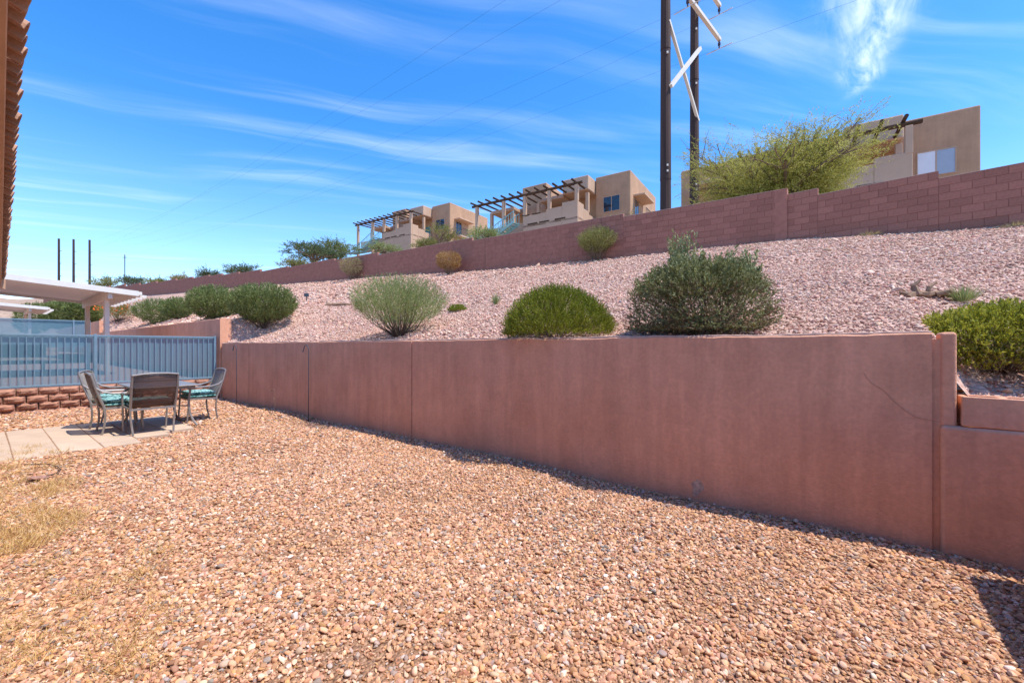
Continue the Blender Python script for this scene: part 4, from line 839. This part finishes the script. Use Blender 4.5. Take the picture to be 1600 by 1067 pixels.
# ------------------------------------------------------------------ adobe houses on the hill (local x to the right, y away, origin at the right front corner)
def window(root, x0, x1, z0, z1, y, panes=('glass', 'glass'), axis='x'):
    def bxx(a0, a1, d0, d1, c0, c1, name, m, par):
        b = MB(); b.box(a0, a1, d0, d1, c0, c1) if axis == 'x' else b.box(d0, d1, a0, a1, c0, c1); return b.build(name, M[m], par)
    s = 1 if axis == 'x' else -1
    w = bxx(x0, x1, y-.01*s if s > 0 else y, y+.02 if s > 0 else y+.012, z0, z1, 'window', 'stemdark', root)
    f = .05; mid = (x0+x1)/2; ya, yb = (y-.05, y-.012) if s > 0 else (y+.014, y+.05)
    for (a, b_, c, d) in ((x0-f, x1+f, z1, z1+f), (x0-f, x1+f, z0-f, z0), (x0-f, x0, z0, z1), (x1, x1+f, z0, z1), (mid-.025, mid+.025, z0, z1)): bxx(a, b_, ya, yb, c, d, 'frame', 'adobelight', w)
    bxx(x0+.004, mid-.03, (y-.028 if s > 0 else y+.016), (y-.014 if s > 0 else y+.028), z0+.004, z1-.004, 'pane', panes[0], w); bxx(mid+.03, x1-.004, (y-.022 if s > 0 else y+.014), (y-.012 if s > 0 else y+.022), z0+.004, z1-.004, 'pane', panes[1], w)
def adobe_house(px, py_top, D, vp, label, panes, stair=True, side=True, full=False):
    H = 6.6; c = at(px, py_top, D); d = Vector((800-vp, -F, 0)).normalized(); rz = math.atan2(d.y, d.x)
    root = empty('adobe_house', (c.x, c.y, c.z-H), rz, label, 'house', 'adobe houses on the hill')
    def part(name, x0, x1, y0, y1, z0, z1, m, bev=.05):
        b = MB(); b.box(x0, x1, y0, y1, z0, z1); return b.build(name, M[m], root, bevel=bev, seg=2)
    part('wall', -3.5, 0, 0, 9, -2.5, H, 'adobe', .09)                         # tall right block
    part('wall', -15.3, -3.5, 0.6, 9, -2.5, 5.35, 'adobe', .08)               # main body behind the balconies
    if full: part('wall', -16.2, -3.55, 0.3, 8.9, 1.0, 6.55, 'adobe', .09)
    else: part('wall', -12.1, -9.1, 0.05, 6, 2.0, 7.35, 'adobe', .09)         # raised block
    pl = -12.4 if full else -16.0
    part('parapet_block', -6.3, -3.55, -1.7, 3, 4.95, 6.35, 'adobelight', .09)
    part('loggia_roof', -9.05, -6.32, -1.5, .6, 4.75, 5.1, 'adobelight', .04)
    part('loggia_roof', -15.2, -12.2, -1.5, .6, 4.55, 4.9, 'adobelight', .04)
    part('balcony_floor', -9.5, -3.6, -4, .58, 1.55, 1.8, 'adobelight', .03)
    part('balcony_floor', -15.5, -9.52, -3.2, .58, 1.2, 1.45, 'adobelight', .03)
    # stepped balcony parapet
    for (x0, x1, zt) in ((-9.5, -6.9, 2.72), (-6.9, -5.2, 2.98), (-5.2, -3.6, 3.3)): part('parapet', x0, x1, -4, -3.72, -.3 if x0 < -6 else -.8, zt, 'adobelight', .04)
    for (y0, y1, zt) in ((-3.72, -2.6, 3.2), (-2.6, -1.3, 2.85), (-1.3, 0, 2.6)): part('parapet', -3.88, -3.6, y0, y1, -.8, zt, 'adobelight', .04)
    part('parapet', -15.5, -9.52, -3.2, -2.95, .6, 2.35, 'adobelight', .04)
    for x in (-8.4, -7.1, -5.4): b = MB(); b.box(x-.55, x+.55, -4.035, -3.99, 1.78, 1.9); b.build('scupper', M['viga'], root)
    for x in (-9.2, -8.0): b = MB(); b.box(x-.45, x+.45, -4.06, -3.9, 2.73, 2.80); b.build('coping', M['viga'], root)
    # posts, beam and vigas of the pergola
    zb = 4.72
    for (x, y, z0) in ((-3.75, -3.86, 3.2), (-6.6, -3.86, 2.9), (-9.35, -3.86, 2.6), (-11.9, -3.86, -.2), (-15.35, -3.86, -.2), (-3.75, -1.4, 2.8), (-9.2, -1.4, 1.7), (-12.3, -1.4, 1.3), (-15.2, -1.4, 1.3)):
        if x < pl: continue
        b = MB(); b.box(x-.16, x+.16, y-.16, y+.16, z0, zb); b.build('post', M['adobelight'], root, bevel=.03, seg=2)
    b = MB(); b.tube([(pl, -3.86, zb+.14), (-3.2, -3.86, zb+.14)], .13, 10); b.build('beam', M['viga'], root)
    for i in range(13):
        x = -15.7+i*.98
        if x < pl: continue
        b = MB(); b.tube([(x, -4.5, zb+.34), (x+random.uniform(-.03, .03), -.4, zb+.40)], .10, 8); b.sm = False; b.build('viga', M['viga'], root)
    # doors and windows on the recessed wall
    for x in (-4.9, -8.2): b = MB(); b.box(x-.5, x+.5, .55, .598, 1.82, 3.95); b.build('door', M['tealdoor'], root)
    b = MB(); b.box(-14.6, -13.2, .55, .598, 1.5, 3.8); b.build('door', M['viga'], root)
    window(root, -2.65, -1.05, 3.0, 4.42, 0, panes)
    if side:                                              # right-hand face: door, awning, railing
        window(root, 1.3, 2.5, 2.3, 4.2, 0.0, ('glass', 'glass'), 'y')
        b = MB(); b.box(.0, 1.1, .9, 4.2, 4.35, 4.5); b.build('awning', M['adobelight'], root, bevel=.02)
        for i in range(14): b = MB(); b.box(1.2, 1.225, .9+i*.25, .925+i*.25, 2.0, 3.0); b.build('baluster', M['dark'], root)
        for z in (2.0, 3.0): b = MB(); b.box(1.19, 1.235, .85, 4.3, z, z+.04); b.build('railing', M['dark'], root)
        b = MB(); b.box(0, 1.3, .8, 4.4, 1.8, 1.98); b.build('landing', M['adobelight'], root)
    if stair:                                             # teal metal stair with landing at the left
        n = 10; x0, z0, x1, z1 = -13.4, .35, -9.8, 2.0
        b = MB(); b.box(-15.6, -13.4, -5.3, -4.2, .2, .33); b.build('stair_landing', M['teal'], root)
        for y in (-5.25, -4.25):
            b = MB(); b.bar((x0, y, z0-.05), (x1, y, z1-.05), .06, .26); b.build('stringer', M['teal'], root)
            b = MB(); b.bar((x0, y, z0+.98), (x1, y, z1+.98), .06); b.bar((-15.6, y, 1.33), (x0, y, 1.33), .06); b.build('handrail', M['teal'], root)
            for i in range(13):
                f = i/12; x = x0+(x1-x0)*f; z = z0+(z1-z0)*f; b = MB(); b.box(x-.02, x+.02, y-.02, y+.02, z, z+.96); b.build('baluster', M['teal'], root)
            for i in range(8):
                x = -15.58+i*.3; b = MB(); b.box(x-.02, x+.02, y-.02, y+.02, .33, 1.32); b.build('baluster', M['teal'], root)
        for i in range(n):
            f = (i+.5)/n; x = x0+(x1-x0)*f; z = z0+(z1-z0)*f; b = MB(); b.box(x-.17, x+.17, -5.22, -4.28, z-.02, z+.02); b.build('tread', M['teal'], root)
    return root
adobe_house(1533, 163, 24, -217, 'nearest adobe house, right of the power poles, with white blinds in its window', ('blind', 'blindgrey'), stair=False, side=False, full=True)
adobe_house(985, 265, 40, -200, 'middle adobe house with log pergola, left of the power poles', ('glass', 'glass'))
adobe_house(703, 316, 60, -200, 'farthest adobe house with log pergola and teal stair', ('glass', 'glass'))

# ------------------------------------------------------------------ steel H-frame power poles
PL, PR = Vector((at(1040, 500, 26).x, 26, 0)), Vector((at(1085, 500, 29).x, 29, 0)); hd = (PR-PL).normalized(); hn = Vector((-hd.y, hd.x, 0))
pf = empty('power_pole_frame', (PL.x, PL.y, 0), 0, 'tall dark steel twin-pole power line frame with pale cross braces', 'power pole')
O = PL.copy()
for p, r0 in ((PL, .335), (PR, .32)):
    zg = hill_z(p)-.5; q = p-O; b = MB(); zs = [zg]; pts = []; rs = []
    b.tube([(q.x, q.y, zg), (q.x, q.y, 12)], [r0, r0*.93], 12); b.tube([(q.x, q.y, 11.6), (q.x, q.y, 20)], [r0*.97, r0*.86], 12); b.tube([(q.x, q.y, 19.6), (q.x, q.y, 32)], [r0*.90, r0*.66], 12)
    o = b.build('pole', M['steel'], pf)
    for z, rr in ((11.6, .985), (19.6, .915)): bb = MB(); bb.tube([(q.x, q.y, z), (q.x, q.y, z+.1)], r0*rr, 12); bb.build('collar', M['steel'], pf)
    for z in (12.0, 12.35, 19.2, 22.9): bb = MB(); bb.box(q.x-.05, q.x+.05, q.y-r0-.02, q.y-r0+.1, z, z+.12); bb.build('bolt_plate', M['armwhite'], pf)
q = PR-O; off = hn*-.36
def arm(a, b_, w=.26): m = MB(); m.bar(a, b_, w, w); return m
arm(Vector((0, 0, 21.3))-hd*.05+off*.6, q+Vector((0, 0, 16.8))+hd*.1+off*.6, .17).build('brace', M['armwhite'], pf)
arm(Vector((0, 0, 17.2))-hd*.05+off*.95, q+Vector((0, 0, 21.7))+hd*.1+off*.95, .21).build('brace', M['armwhite'], pf)
ends = []
for z in (23.9, 26.4):
    arm(Vector((0, 0, z))-hd*3.4+off*1.25, q+Vector((0, 0, z))+hd*3.4+off*1.25, .23).build('cross_arm', M['armwhite'], pf)
    for t in (-3.3, hd.dot(q)/2, hd.dot(q)+3.3):
        e = hd*t+off*1.25+Vector((0, 0, z-.15)); m = MB(); m.tube([e, e-Vector((0, 0, .12)), e-Vector((0, 0, .13)), e-Vector((0, 0, .3)), e-Vector((0, 0, .31)), e-Vector((0, 0, .5))], [.05, .05, .10, .10, .05, .05], 8); m.build('insulator', M['insul'], pf)
        e2_ = e-Vector((0, 0, .55)); m = MB(); m.tube([e2_-hn*.9, e2_, e2_+hn*.9], .035, 6); m.build('clamp', M['armwhite'], pf); ends.append(e2_+O)
# far poles and the wires that join them
fars = []
for px, top, lab in ((92, 373, 'leftmost of three thin far power poles'), (115, 374, 'middle of three thin far power poles'), (140, 375, 'rightmost of three thin far power poles')):
    D = 170; p = at(px, top, D); t = empty('far_power_pole', (p.x, p.y, 8), 0, lab+' above the patio cover', 'power pole', 'far power poles')
    b = MB(); b.tube([(0, 0, -8), (0, 0, p.z-8)], [.50, .34], 8); b.build('pole', M['steel'], t)
    for k in range(3): b = MB(); b.bar((0, 0, p.z-8-5-5*k), (1.7, -.5, p.z-8-5-5*k), .12); b.build('arm', M['dark'], t)
    fars.append(p)
p = at(195, 398, 150); t = empty('far_power_pole', (p.x, p.y, 8), 0, 'very thin distant pole above the far treetops', 'power pole'); b = MB(); b.tube([(0, 0, -4), (0, 0, p.z-8)], .13, 6); b.build('pole', M['steel'], t); b = MB(); b.bar((-.8, 0, p.z-9), (.8, 0, p.z-9), .12); b.build('arm', M['dark'], t)
def wire(a, b_, sag, label):
    a = Vector(a); b_ = Vector(b_); n = 28; m = MB(); m.tube([a.lerp(b_, i/n)-Vector((0, 0, sag*4*(i/n)*(1-i/n))) for i in range(n+1)], .005, 5); tag(m.build('power_line', M['dark']), label, 'wire', 'power lines across the sky')
for i, e in enumerate(ends):
    if i == 4: continue
    f = fars[i % 3]; z = f.z-3-(i//3)*5
    row = ('lower', 'upper')[i//3]; col = ('left', 'middle', 'right')[i % 3]
    wire(e, (f.x, f.y, z), 4.0, 'thin %s %s power line running from the pole frame to the far left' % (row, col))
    far2 = e-Vector((-.70, .70, 0))*120; wire(e, far2, 4.0, 'thin %s %s power line running from the pole frame to the right' % (row, col))
